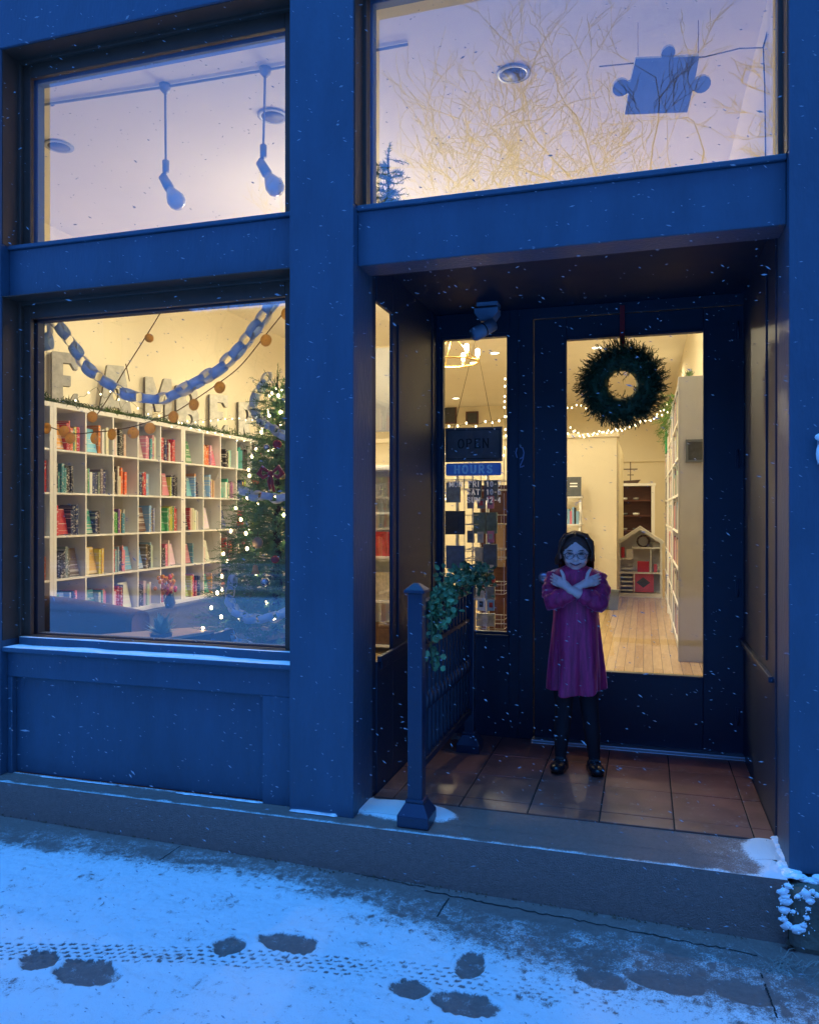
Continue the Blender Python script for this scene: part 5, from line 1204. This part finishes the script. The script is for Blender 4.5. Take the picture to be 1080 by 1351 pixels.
# ------------------------------------------------------------------ motion sensor light on the entry soffit
c = at(640, 402, 1.12)
sl_ = thing('sensor_lamp', 'small dark blue camera lamp fixed above the sidelight', 'lamp', tuple(c))
a, b = at(628,404,1.12), at(656,391,1.12)
mb = MB(); mb.box(a.x, b.x, 1.12, 1.22, a.z, b.z); mb.tube([((a.x+b.x)/2, 1.2, b.z), ((a.x+b.x)/2, 1.24, 2.42)], .012, 8); build('box', mb, M['lampblue'], sl_, bevel=.004)
a, b = at(626,418,1.11), at(656,405,1.11); mx_ = (a.x+b.x)/2
mb = MB(); mb.prism([(mx_-.028, a.z-.03), (mx_+.028, a.z-.03), (b.x+.002, a.z+.02), (b.x+.002, b.z), (a.x-.002, b.z), (a.x-.002, a.z+.02)], 'y', 1.10, 1.20); build('mount', mb, M['lampblue'], sl_, fixn=True, bevel=.003)
q0, q1 = at(650,428,1.10), at(624,442,1.02)
mb = MB(); mb.tube([Vector((mx_+.005, 1.14, a.z-.028)), Vector((mx_, 1.12, a.z-.06))], .012, 8)
mb.tube([q0, q0.lerp(q1,.92), q0.lerp(q1,.93), q1], [.036,.038,.033,.033], 16); build('lamp_head', mb, M['lampblue'], sl_)
mb = MB(); d = (q1-q0).normalized(); mb.tube([q0.lerp(q1,.5)-d*.003, q0.lerp(q1,.5)+d*.003], .0395, 16); build('band', mb, M['blackmetal'], sl_)

# ------------------------------------------------------------------ railing
RXX = -.895
rl_ = thing('railing', 'dark blue metal handrail with square posts at the left of the entry step', 'railing', (RXX, .05, 0))
def post(y, s, h, full=True):
    mb = MB(); mb.box(RXX-s, RXX+s, y-s, y+s, .01, h); p = build('post', mb, M['navymetal'], rl_, bevel=.004)
    mb = MB(); c = s+.012; mb.box(RXX-c, RXX+c, y-c, y+c, h, h+.012); mb.add([(RXX-c,y-c,h+.012),(RXX+c,y-c,h+.012),(RXX+c,y+c,h+.012),(RXX-c,y+c,h+.012),(RXX-.012,y-.012,h+.038),(RXX+.012,y-.012,h+.038),(RXX+.012,y+.012,h+.038),(RXX-.012,y+.012,h+.038)], [(0,1,5,4),(1,2,6,5),(2,3,7,6),(3,0,4,7),(4,5,6,7)]); build('post_cap', mb, M['navymetal'], p, bevel=.002)
    mb = MB(); b = s+.035; mb.box(RXX-b, RXX+b, y-b, y+b, .004, .05); b2 = s+.008
    mb.add([(RXX-b,y-b,.05),(RXX+b,y-b,.05),(RXX+b,y+b,.05),(RXX-b,y+b,.05),(RXX-b2,y-b2,.095),(RXX+b2,y-b2,.095),(RXX+b2,y+b2,.095),(RXX-b2,y+b2,.095)], [(0,1,5,4),(1,2,6,5),(2,3,7,6),(3,0,4,7)])
    mb.box(RXX-b2, RXX+b2, y-b2, y+b2, .095, .11); build('post_base', mb, M['navymetal'], p, bevel=.004)
post(.03, .031, .95); post(1.04, .027, .95)
mb = MB(); mb.box(RXX-.02, RXX+.02, .064, 1.01, .88, .905); mb.box(RXX-.012, RXX+.012, .064, 1.01, .845, .88); build('top_rail', mb, M['raildark'], rl_, bevel=.003)
mb = MB(); mb.box(RXX-.016, RXX+.016, .064, 1.01, .21, .24); build('bottom_rail', mb, M['raildark'], rl_, bevel=.003)
mb = MB(); mb.box(RXX-.012, RXX+.012, .064, 1.01, .70, .72); build('mid_rail', mb, M['raildark'], rl_, bevel=.002)
for k in range(14):
    y = .064+.946*(k+.5)/14; mb = MB(); mb.box(RXX-.008, RXX+.008, y-.008, y+.008, .24, .70); mb.box(RXX-.008, RXX+.008, y-.008, y+.008, .72, .845); mb.lathe([(.009,.43),(.018,.45),(.02,.47),(.018,.49),(.009,.51)], (RXX, y, 0), 10); build('baluster', mb, M['raildark'], rl_)
# eucalyptus garland over the rail
gl = thing('leaf_garland', 'green eucalyptus garland wound over the top of the handrail', 'garland', (RXX, .1, .9))
mb = MB(); stems = [[(RXX+.03,.16,.86),(RXX+.02,.3,.94),(RXX+.0,.55,.95),(RXX+.02,.8,.95),(RXX+.01,1.03,.94),(RXX+.04,1.2,.93)], [(RXX+.03,.12,.9),(RXX+.045,.10,.8),(RXX+.04,.10,.7),(RXX+.05,.10,.62)], [(RXX+.03,.4,.93),(RXX+.06,.35,.85),(RXX+.05,.3,.78)], [(RXX+.02,.14,.9),(RXX+.05,.16,.84),(RXX+.055,.14,.77)]]
for s in stems: mb.tube(s, .004, 5)
build('stem', mb, M['stem'], gl)
mb = MB()
def leaf(mb, p, d, up, L_, W):
    d = d.normalized(); s = d.cross(up).normalized(); n = s.cross(d)
    mb.add([p, p+d*L_*.3-s*W*.42+n*.003, p+d*L_*.7-s*W*.45+n*.004, p+d*L_, p+d*L_*.7+s*W*.45+n*.004, p+d*L_*.3+s*W*.42+n*.003, p+d*L_*.5-n*.004], [(0,1,6),(1,2,6),(2,3,6),(3,4,6),(4,5,6),(5,0,6)])
for si, (s, n) in enumerate(zip(stems, (430, 45, 40, 40))):
    for k in range(n):
        t = R.random()*(len(s)-1); i = min(int(t), len(s)-2); p = Vector(s[i]).lerp(Vector(s[i+1]), t-i); sp_ = .042 if si == 0 else .018
        if si == 1 and .45 < t/(len(s)-1) < .72 and R.random() < .7: continue
        p += Vector((abs(R.gauss(0,sp_))-.015, R.gauss(.03,.03), R.gauss(0,sp_*.8)))
        d = Vector((R.gauss(.25,.7), R.gauss(-.3,.6), R.gauss(-.1,.6))); mb.mi = R.random() < .4
        leaf(mb, p, d, Vector((R.gauss(0,.5), -1, R.gauss(.6,.5))), R.uniform(.022,.042), R.uniform(.018,.034))
build('leaves', mb, [M['euc'], M['euc2']], gl)

# crumpled scrap at the foot of the entry wall
c = atz(612, 977, .0); mb = MB()
for k in range(7):
    p = c+Vector((R.uniform(-.06,.06), R.uniform(-.02,.02), R.uniform(.008,.03))); u = Vector((R.gauss(0,1), R.gauss(0,1), R.gauss(0,.6))).normalized()*.03; v = u.orthogonal().normalized()*.022
    mb.add([p-u, p-v, p+u, p+v], [(0,1,2,3)])
build('fallen_leaf', mb, M['straw'], None, 'pale curled dead leaf lying by the foot of the entry wall', 'leaf')

# ------------------------------------------------------------------ wreath on the door
wc = at(820, 508, YB-.06)
wr = thing('wreath', 'round evergreen wreath hung on the door by a dark red ribbon', 'wreath', tuple(wc))
mb = MB(); mb.tube([wc+Vector((.128*math.cos(a), 0, .128*math.sin(a))) for a in [2*PI*i/32 for i in range(32)]], .055, 8, closed=True); build('ring', mb, M['firdark'], wr)
mb = MB()
for k in range(1250):
    a = R.uniform(0, 2*PI); ph = R.gauss(0, 1.1); er = Vector((math.cos(a), 0, math.sin(a))); ta_ = Vector((-math.sin(a), 0, math.cos(a)))
    o_ = er*math.cos(ph)*1.0+Vector((0,-1,0))*abs(math.sin(ph))*.7
    p = wc+er*.135+o_*.03; d = (o_+ta_*R.gauss(.45,.5)+Vector((0,R.gauss(-.1,.2),0))).normalized()
    if (p+d*.05-wc).dot(er) < .05 and R.random() < .75: continue
    twig(mb, p, d, R.uniform(.03,.10), .019, 1.5, 13, fan=.6)
build('foliage', mb, M['firdark'], wr)
rt = at(820, 403, YB-.01); mb = MB(); mb.box(wc.x-.013, wc.x+.013, YB-.014, YB-.010, wc.z+.13, rt.z); mb.box(wc.x-.013, wc.x+.013, YB-.10, YB-.012, wc.z+.165, wc.z+.168); build('ribbon', mb, M['red'], wr)

# ------------------------------------------------------------------ the girl
GX, GY = -.325, .87
girl = thing('person', 'smiling girl with glasses in purple velvet dress hugging herself on the tiled entry', 'person', (GX, GY, .009))
girl_rot = math.radians(4)
RT = Matrix.Translation((GX, GY, .009)) @ Matrix.Rotation(girl_rot, 4, 'Z')
def rem(name, mb, m, vox, smooth=6, label=None):
    mb2 = mb; mb2.v = [tuple(RT @ Vector(p)) for p in mb2.v]
    o = build(name, mb2, m, girl, label, fixn=False)
    md = o.modifiers.new('remesh', 'REMESH'); md.mode = 'VOXEL'; md.voxel_size = vox; md.use_smooth_shade = True
    if smooth: s = o.modifiers.new('smooth', 'SMOOTH'); s.factor = .5; s.iterations = smooth
    return o
def gpart(name, mb, m, parent=None, label=None):
    mb.v = [tuple(RT @ Vector(p)) for p in mb.v]; return build(name, mb, m, parent or girl, label)
def limb(mb, pts, r, n=14):
    mb.tube(pts, r, n)
    for p, q in zip(pts, r): mb.ball(p, q*.99, n=14)
mb = MB()
V = Vector
# trunk and legs
limb(mb, [V((0,0,.56)), V((0,.0,.66)), V((0,0,.78)), V((0,.005,.90)), V((0,.01,.955))], [.085,.08,.078,.085,.06])
limb(mb, [V((-.085,.01,.955)), V((0,.01,.965)), V((.085,.01,.955))], [.036,.045,.036])
limb(mb, [V((0,.01,.95)), V((0,.0,1.03))], [.034,.032])
for s, fx in ((-1,-.075),(1,.088)):
    limb(mb, [V((s*.045,0,.56)), V((s*.058,-.005,.40)), V((s*.062+.004,0,.30)), V((fx*.9,.005,.18)), V((fx,.01,.06)), V((fx,-.02,.03))], [.062,.048,.040,.036,.025,.022])
# arms: crossed over the chest, each hand on the other shoulder
armsL = [V((-.10,.005,.955)), V((-.118,-.03,.895)), V((-.108,-.085,.84)), V((-.040,-.118,.872)), V((.020,-.118,.915))]
armsR = [V((.10,.005,.955)), V((.118,-.03,.895)), V((.108,-.085,.84)), V((.040,-.128,.868)), V((-.026,-.146,.903))]
for A in (armsL, armsR): limb(mb, A, [.032,.031,.028,.025,.020])
# head
mb.ball((0,.012,1.085), .072, .086, .084, 22); mb.ball((0,-.022,1.04), .056, .058, .056, 20); mb.ball((0,-.048,1.005), .027, .026, .022, 14)
for s in (-1, 1):
    mb.ball((s*.030,-.062,1.036), .022, .018, .019, 12); mb.ball((s*.076,.008,1.062), .010, .02, .027, 12, Matrix.Rotation(s*-.35, 3, 'Z'))
mb.tube([V((0,-.070,1.072)), V((0,-.082,1.052)), V((0,-.089,1.045))], [.008,.010,.012], 10); mb.ball((0,-.086,1.043), .0125, .012, .010, 10)
mb.ball((0,-.076,1.019), .024, .010, .005, 12, Matrix.Rotation(.1, 3, 'X')); mb.ball((0,-.072,1.012), .020, .010, .006, 12)
# hands
def hand(wrist, palm, dirn, up, side):
    d = dirn.normalized(); u = (up-d*up.dot(d)).normalized(); n = d.cross(u)
    mb.tube([wrist, palm-d*.02, palm+d*.018], [.018,.022,.022], 12); mb.ball(palm, .027, .011, .026, 12, Matrix((d, n, u)).transposed())
    out = V((0,-1,0))
    for k, (off, L_) in enumerate(((.022,.038),(.0075,.044),(-.0075,.042),(-.0215,.034))):
        b = palm+d*.02+u*off; m1 = b+d*L_*.5+u*off*.02+out*.003; e = b+d*L_*.92+u*off*.04-out*.014
        mb.tube([b-d*.01, m1, e], [.0068,.0063,.0052], 8); mb.ball(m1, .0063, n=8); mb.ball(e, .0054, n=8)
    b = palm-d*.008+u*.022; m1 = b+d*.010+u*.022+out*.004; e = m1+d*.016+u*.016
    mb.tube([b, m1, e], [.0105,.0092,.0072], 8); mb.ball(m1, .0092, n=8); mb.ball(e, .0074, n=8)
hand(armsR[-1], V((-.066,-.122,.930)), V((-1,.42,.42)), V((-.45,0,1)), -1)
hand(armsL[-1], V((.064,-.106,.935)), V((1,.42,.35)), V((.45,0,1)), 1)
rem('body', mb, M['skin'], .0027, 3)
# dress
mb = MB(); na = 96; vs = []; prof = [(.392,.125,.100),(.42,.123,.098),(.50,.118,.095),(.60,.111,.092),(.70,.106,.088),(.78,.102,.086),(.85,.101,.086),(.90,.112,.088),(.94,.122,.083),(.965,.112,.076),(.985,.085,.066),(1.0,.050,.046),(1.008,.042,.042)]
Pp = []
for i in range(len(prof)-1):
    for k in range(6): f = k/6; a, b = prof[i], prof[i+1]; Pp.append(tuple(a[j]+(b[j]-a[j])*f for j in range(3)))
Pp.append(prof[-1])
for z, rx, ry in Pp:
    t = sst(.92, .35, z)
    for j in range(na):
        a = 2*PI*j/na
        fo = 1+t*(.13*math.sin(6*a+1.3*nz((a,z*2,1))+.5)+.08*math.sin(11*a+2*nz((math.cos(a)*2,math.sin(a)*2,z*3))))+.02*nz((math.cos(a)*3,math.sin(a)*3,z*9))
        hem = (.012*math.sin(2*a+2)+.006*math.sin(7*a)) if z < .40 else 0
        x = rx*fo*math.cos(a); y = ry*fo*math.sin(a); vs.append((x, y, z+hem))
n0 = len(Pp); fs = [(i*na+j, i*na+(j+1) % na, (i+1)*na+(j+1) % na, (i+1)*na+j) for i in range(n0-1) for j in range(na)]
mb.smooth = True; mb.add(vs, fs); dr = gpart('dress', mb, M['velvet']); sd = dr.modifiers.new('cloth', 'SOLIDIFY'); sd.thickness = .006; sd.offset = 1
# sleeves and collar belong to the dress
def sleeve(A, r, end):
    mb = MB(); P = []; rr = []
    for i in range(len(A)-1):
        for k in range(7):
            f = k/7; P.append(A[i].lerp(A[i+1], f)); rr.append(r[i]+(r[i+1]-r[i])*f)
    P = P[:int(len(P)*end)]; rr = rr[:len(P)]
    rr = [q*(1+.07*math.sin(i*1.9)+.04*math.sin(i*.8+1)) for i, q in enumerate(rr)]
    n = 24; up = None; vs = []
    for i, p in enumerate(P):
        d = (P[min(i+1,len(P)-1)]-P[max(i-1,0)]).normalized(); up = d.orthogonal().normalized() if up is None else (up-d*up.dot(d)).normalized(); w = d.cross(up)
        for j in range(n):
            a = 2*PI*j/n; q = rr[i]*(1+.10*nz((math.cos(a)*2+p.x*6, math.sin(a)*2+i*.35, p.z*8))+.06*math.sin(5*a+i*.9)); vs.append(p+(up*math.cos(a)+w*math.sin(a))*q)
    fs = [(i*n+j, i*n+(j+1) % n, (i+1)*n+(j+1) % n, (i+1)*n+j) for i in range(len(P)-1) for j in range(n)]+[tuple(range(n-1,-1,-1)), tuple((len(P)-1)*n+j for j in range(n))]
    mb.smooth = True; mb.add(vs, fs); o = gpart('sleeve', mb, M['velvet'], dr); return o
sleeve(armsL, [.042,.044,.047,.039,.028], .93); sleeve(armsR, [.042,.044,.047,.039,.028], .88)
mb = MB(); mb.tube([V((.046*math.cos(a), .005+.046*math.sin(a), 1.0+.006*math.sin(a))) for a in [2*PI*i/24 for i in range(24)]], .008, 8, closed=True); gpart('collar', mb, M['velvet'], dr)
# tights, shoes
mb = MB()
for s, fx in ((-1,-.075),(1,.088)):
    limb(mb, [V((s*.045,0,.50)), V((s*.058,-.005,.40)), V((s*.062+.004,0,.30)), V((fx*.9,.005,.18)), V((fx,.01,.06)), V((fx,-.01,.035))], [.060,.051,.043,.039,.028,.026])
rem('tights', mb, M['tights'], .005, 3)
for s, fx in ((-1,-.075),(1,.088)):
    ya = s*.22
    mb = MB(); Rz = Matrix.Rotation(ya, 4, 'Z')
    T = Matrix.Translation((fx, -.01, 0)) @ Rz; mb.M = T
    mb.ball((0,-.045,.026), .038, .060, .026, 16); mb.ball((0,.03,.028), .030, .040, .030, 16); mb.box(-.030, .030, -.07, .05, .0, .02)
    mb.tube([V((-.03,0,.03)), V((-.018,-.012,.058)), V((.018,-.012,.058)), V((.03,0,.03))], .007, 8); mb.M = None
    o = rem('shoe', mb, M['shoe'], .0035, 2)
    mb = MB(); mb.M = T; mb.ball((.024,-.014,.052), .005, .005, .005, 8); mb.M = None; gpart('buckle', mb, M['rose'], o)
# hair
mb = MB(); hc = V((0,.016,1.088))
vs = []; nn = 36; mm_ = 20
for i in range(mm_+1):
    t = PI*i/mm_*.80
    for j in range(nn):
        a = 2*PI*j/nn; d = V((math.sin(t)*math.cos(a), math.sin(t)*math.sin(a), math.cos(t)))
        p = hc+V((d.x*.079, d.y*.093, d.z*.091))
        fr = sst(-.02, -.05, p.y)*sst(1.135, 1.112, p.z+abs(p.x)*.8)
        p = p.lerp(hc+V((d.x*.062, d.y*.072, d.z*.075)), fr); vs.append(p*1)
mb.smooth = True; mb.add(vs, [(i*nn+j, i*nn+(j+1) % nn, (i+1)*nn+(j+1) % nn, (i+1)*nn+j) for i in range(mm_) for j in range(nn)])
for k in range(300):
    s = 1 if k % 2 else -1; f = (k//2)/150; y0 = -.045+.13*f
    st = V((.006*s-.004, y0*.9-.01, 1.172-.25*max(0, abs(y0-.02)-.04)))
    end = V((s*R.uniform(.068,.090)+(-.012 if s < 0 else 0), -.03+.10*f+R.gauss(0,.008), R.uniform(1.012,1.045)+(.014 if s > 0 else 0)))
    mid = V((s*(.064+.012*math.sin(PI*min(1,f+.2))+R.gauss(0,.002)), y0*.85+.004, 1.125)); m2 = V((s*.083, (mid.y+end.y)/2, 1.065))
    if f < .10: mid = V((s*.064, -.058, 1.12)); m2 = V((s*.080, -.040, 1.075))
    mb.tube([st, st.lerp(mid,.5)+V((s*.008,-.004,.013)), mid, m2, end], [.004,.005,.0055,.005,.002], 5)
for k in range(40):
    a = PI*(.08+.84*k/40); e = V((.085*math.cos(a), .03+.07*math.sin(a), R.uniform(.97,1.0))); mb.tube([V((.05*math.cos(a), .03+.05*math.sin(a), 1.16)), V((.082*math.cos(a), .02+.088*math.sin(a), 1.10)), e], [.010,.011,.006], 5)
gpart('hair', mb, M['hair'])
# face
for s in (-1, 1):
    mb = MB(); P = [V((s*.0275+u*.013, -.0735-.002*(1-u*u)+abs(u)*.003, 1.0655+.0035*(1-u*u))) for u in (-1,-.6,-.2,.2,.6,1)]; mb.tube(P, [.0012,.0028,.0036,.0036,.0028,.0012], 6); gpart('eye', mb, M['eyedark'])
    mb = MB(); P = [V((s*.028+u*.016, -.0745+abs(u+s*.2)*.003, 1.081+.0035*(1-u*u))) for u in (-1,-.5,0,.5,1)]; mb.tube(P, [.001,.002,.0025,.002,.001], 6); gpart('eyebrow', mb, M['hair'])
mb = MB(); P = [V((u*.027, -.0865+.012*u*u, 1.0155+.009*u*u)) for u in (-1,-.6,-.2,.2,.6,1)]; mb.tube(P, [.0012,.003,.0042,.0042,.003,.0012], 8); gpart('mouth', mb, M['lip'])
mb = MB(); P = [V((u*.017, -.0885+.011*u*u, 1.0175+.008*u*u)) for u in (-1,-.5,0,.5,1)]; mb.tube(P, [.0006,.0014,.0018,.0014,.0006], 6); gpart('teeth', mb, M['teeth'])
gs = thing  # spectacles
mb = MB()
for s in (-1, 1):
    mb.tube([V((s*.029+.0205*math.cos(a), -.091+.006*abs(math.cos(a))**2, 1.060+.0165*math.sin(a))) for a in [2*PI*i/22 for i in range(22)]], .0014, 6, closed=True)
    mb.tube([V((s*.0495,-.087,1.064)), V((s*.071,-.04,1.069)), V((s*.077,.0,1.07))], .0014, 6)
mb.tube([V((-.009,-.093,1.063)), V((0,-.096,1.066)), V((.009,-.093,1.063))], .0014, 6); gpart('spectacles', mb, M['frame'])

# ------------------------------------------------------------------ across the street (seen mirrored in the glass)
def bare_tree(name, x, y, h, seed, lab, spread=.5, trunk=.16, lev=6, base=-.3):
    rr = random.Random(seed); t = thing(name, lab, 'tree', (x, y, base), 'bare trees across the street')
    tr = MB(); br = MB()
    def grow(p, d, L_, r, k):
        n = 4; P = [p]; q = p.copy()
        for i in range(n):
            d = (d+V((rr.gauss(0,.2), rr.gauss(0,.2), rr.gauss(.02,.12)))).normalized(); q = q+d*L_/n; P.append(q.copy())
        (tr if k == 0 else br).tube(P, [r*(1-.35*i/n) for i in range(n+1)], 7 if k < 2 else (4 if k < 4 else 3), caps=False)
        if k >= lev: return
        m = rr.choice([2,3,3]) if k else 4
        for i in range(m):
            f = rr.uniform(.45,1) if i else 1; b = P[min(n, max(1, round(f*n)))]
            a = rr.uniform(0, 2*PI); s = V((math.cos(a), math.sin(a), 0)); dd = (d*rr.uniform(.7,1.1)+s*rr.uniform(.45,1.15)*(spread*2)+V((0,0,.12))).normalized()
            grow(b, dd, L_*rr.uniform(.58,.82), max(.0085, r*rr.uniform(.45,.62)), k+1)
    grow(V((x,y,base)), V((rr.gauss(0,.04),0,1)), h*.24, trunk, 0)
    build('trunk', tr, M['barkout'], t); build('crown', br, M['barkout'], t)
bare_tree('bare_tree', .9, -13.0, 18.5, 3, 'tall bare winter tree mirrored at the right of the upper pane', .42, .15, 7)
bare_tree('bare_tree', -4.2, -13.6, 15.5, 11, 'bare winter tree mirrored at the left of the upper pane', .42, .13, 7)
bare_tree('bare_tree', -1.6, -16.5, 18, 23, 'bare winter tree mirrored between the two nearer trees', .5, .14, 7)
bare_tree('bare_tree', 3.0, -16, 19, 31, 'bare winter tree mirrored behind the puzzle piece', .5, .15, 7)
proto = [o for o in COL.objects if o.name.startswith('bare_tree') and o.parent is None]
for i, (x, y, sc, rz, pi_, lb) in enumerate(((-9.5,-17,.95,1.0,0,'bare winter tree mirrored at the far left of the shopfront'),(-6.3,-19.5,1.0,2.2,2,'bare winter tree mirrored behind the little fir top'),(-3.0,-21,1.05,3.1,1,'distant bare tree mirrored low in the middle of the upper pane'),(.0,-20.5,1.0,4.0,3,'distant bare tree mirrored right of the round downlight'),(2.2,-19.5,.9,.6,2,'distant bare tree mirrored under the puzzle piece'),(5.2,-19,1.0,1.6,0,'bare winter tree mirrored at the right edge of the upper pane'),(8.5,-18,1.0,2.6,1,'bare winter tree mirrored beyond the right blue pier'),(-13.5,-19,1.05,5.0,3,'bare winter tree across the street, farthest left'))):
    r = dup(proto[pi_ % len(proto)], (x, y, -.3), lb); r.rotation_euler = (0, 0, rz); r.scale = (sc, sc, sc*.92)
def house(x0, x1, y0, y1, h, seed, lab, nm='house'):
    t = thing(nm, lab, 'building', ((x0+x1)/2, y1, -.3), 'buildings across the street')
    mb = MB(); mb.box(x0, x1, y0, y1, -.3, h); build('wall', mb, M['brick'], t)
    mb = MB(); mb.prism([(y0-.4, h), (y1+.4, h), ((y0+y1)/2, h+1.8)], 'x', x0-.3, x1+.3); build('roof', mb, M['roof'], t, fixn=True)
    n = int((x1-x0)/2.2)
    for fl in range(int((h-.5)//3)):
        for i in range(n):
            cx = x0+(i+.5)*(x1-x0)/n; z = .9+fl*3; mb = MB(); mb.box(cx-.5, cx+.5, y1, y1+.04, z, z+1.5); w = build('window', mb, M['darkwood'], t); mb = MB(); mb.box(cx-.43, cx+.43, y1+.04, y1+.05, z+.07, z+1.43); build('pane', mb, M['darkglass'], w)
house(-36, -22, -36, -24.5, 9.6, 1, 'dark brick house across the street far to the left'); house(-21.5, -7, -36, -25, 9.4, 2, 'dark brick house across the street, left of centre'); house(-6.5, 7, -36, -25, 9.2, 3, 'dark brick house straight across the street'); house(7.5, 19, -36, -24, 9.5, 4, 'dark brick house across the street to the right')

# ------------------------------------------------------------------ falling snow
mb = MB(); rs_ = random.Random(5)
for k in range(4600):
    t = rs_.random()**.55; px = rs_.uniform(-60, 1140); py = rs_.uniform(-60, 1400); d = ray(px, py); dist = 1.0+t*2.6
    p = CAM+d*dist
    if p.y > -.05:
        if not (XB+.03 < p.x < XR-.03 and p.y < 1.1 and .05 < p.z < 2.25): continue
    if p.z < -.15: continue
    s = rs_.uniform(.0004,.0011)*(1+.2*dist)*(1.6 if k % 12 == 0 else 1); el = rs_.uniform(2.2,4.6)
    a = rs_.gauss(-.30,.30); u = V((math.cos(a), rs_.gauss(0,.3), math.sin(a))).normalized(); v = u.orthogonal().normalized(); w = u.cross(v)
    mb.add([p+u*s*el, p-u*s*el, p+v*s, p-v*s*.8, p+w*s, p-w*s], [(0,2,4),(0,4,3),(0,3,5),(0,5,2),(1,4,2),(1,3,4),(1,5,3),(1,2,5)])
build('falling_snow', mb, M['flake'], None, 'fine snowflakes blowing through the air before the shopfront', 'snow', kind='stuff')

# ------------------------------------------------------------------ light
w = bpy.data.worlds.new('World'); scene.world = w; w.use_nodes = True; nt = w.node_tree; bg = nt.nodes['Background']
sky = nt.nodes.new('ShaderNodeTexSky'); sky.sky_type = 'NISHITA'; sky.sun_disc = False; sky.sun_elevation = math.radians(4); sky.sun_rotation = math.radians(0); sky.air_density = 1.0; sky.dust_density = .3; sky.ozone_density = 3
tint = nt.nodes.new('ShaderNodeMix'); tint.data_type = 'RGBA'; tint.blend_type = 'MULTIPLY'; tint.inputs[0].default_value = 1; tint.inputs[7].default_value = (SKY_T[0], SKY_T[1], SKY_T[2], 1)
nt.links.new(sky.outputs[0], tint.inputs[6]); nt.links.new(tint.outputs[2], bg.inputs[0]); bg.inputs[1].default_value = SKY_S
sd = bpy.data.lights.new('sun', 'SUN'); sd.energy = SUN_E; sd.angle = math.radians(25); sd.color = (.06,.40,1); so_ = bpy.data.objects.new('sun', sd); COL.objects.link(so_); so_.rotation_euler = (math.radians(14), 0, math.radians(-12))
def lamp(name, p, e, kind='POINT', size=.04, col=(1,.87,.56), cone=150):
    l = bpy.data.lights.new(name, kind); l.energy = e; l.color = col; l.shadow_soft_size = size
    if kind == 'SPOT': l.spot_size = math.radians(cone); l.spot_blend = .6
    o = bpy.data.objects.new(name, l); COL.objects.link(o); o.location = p; return o
for p, lit in dlp:
    if lit: lamp('downlight_lamp', (p.x, p.y, CZ-.05), DL_E, 'SPOT', .05, cone=165)
for x, y in ((-3.6,3.0),(-3.6,5.2),(-3.7,7.6),(-2.2,5.0),(-2.2,7.4),(-.6,3.2),(-.9,5.6),(-1.0,10.6),(.0,9.9),(-3,11),(-1.0,13.2)):
    lamp('downlight_lamp', (x, y, CZ-.05), DL_E, 'SPOT', .05, cone=165)
for c, ce in ((ch1, CH_E), (fill_ch, CH_E*.3)):  # the second, weaker pair lights the added hidden chandelier
    for k in range(2): lamp('chandelier_lamp', c+V(((-.05, .05)[k], 0, .10)), ce, 'POINT', .05)
scene.view_settings.view_transform = 'Standard'; scene.view_settings.look = 'None'; scene.view_settings.exposure = EXPO; scene.view_settings.gamma = 1
scene.render.engine = 'CYCLES'; scene.cycles.max_bounces = 8; scene.cycles.transparent_max_bounces = 16; scene.cycles.sample_clamp_indirect = 4
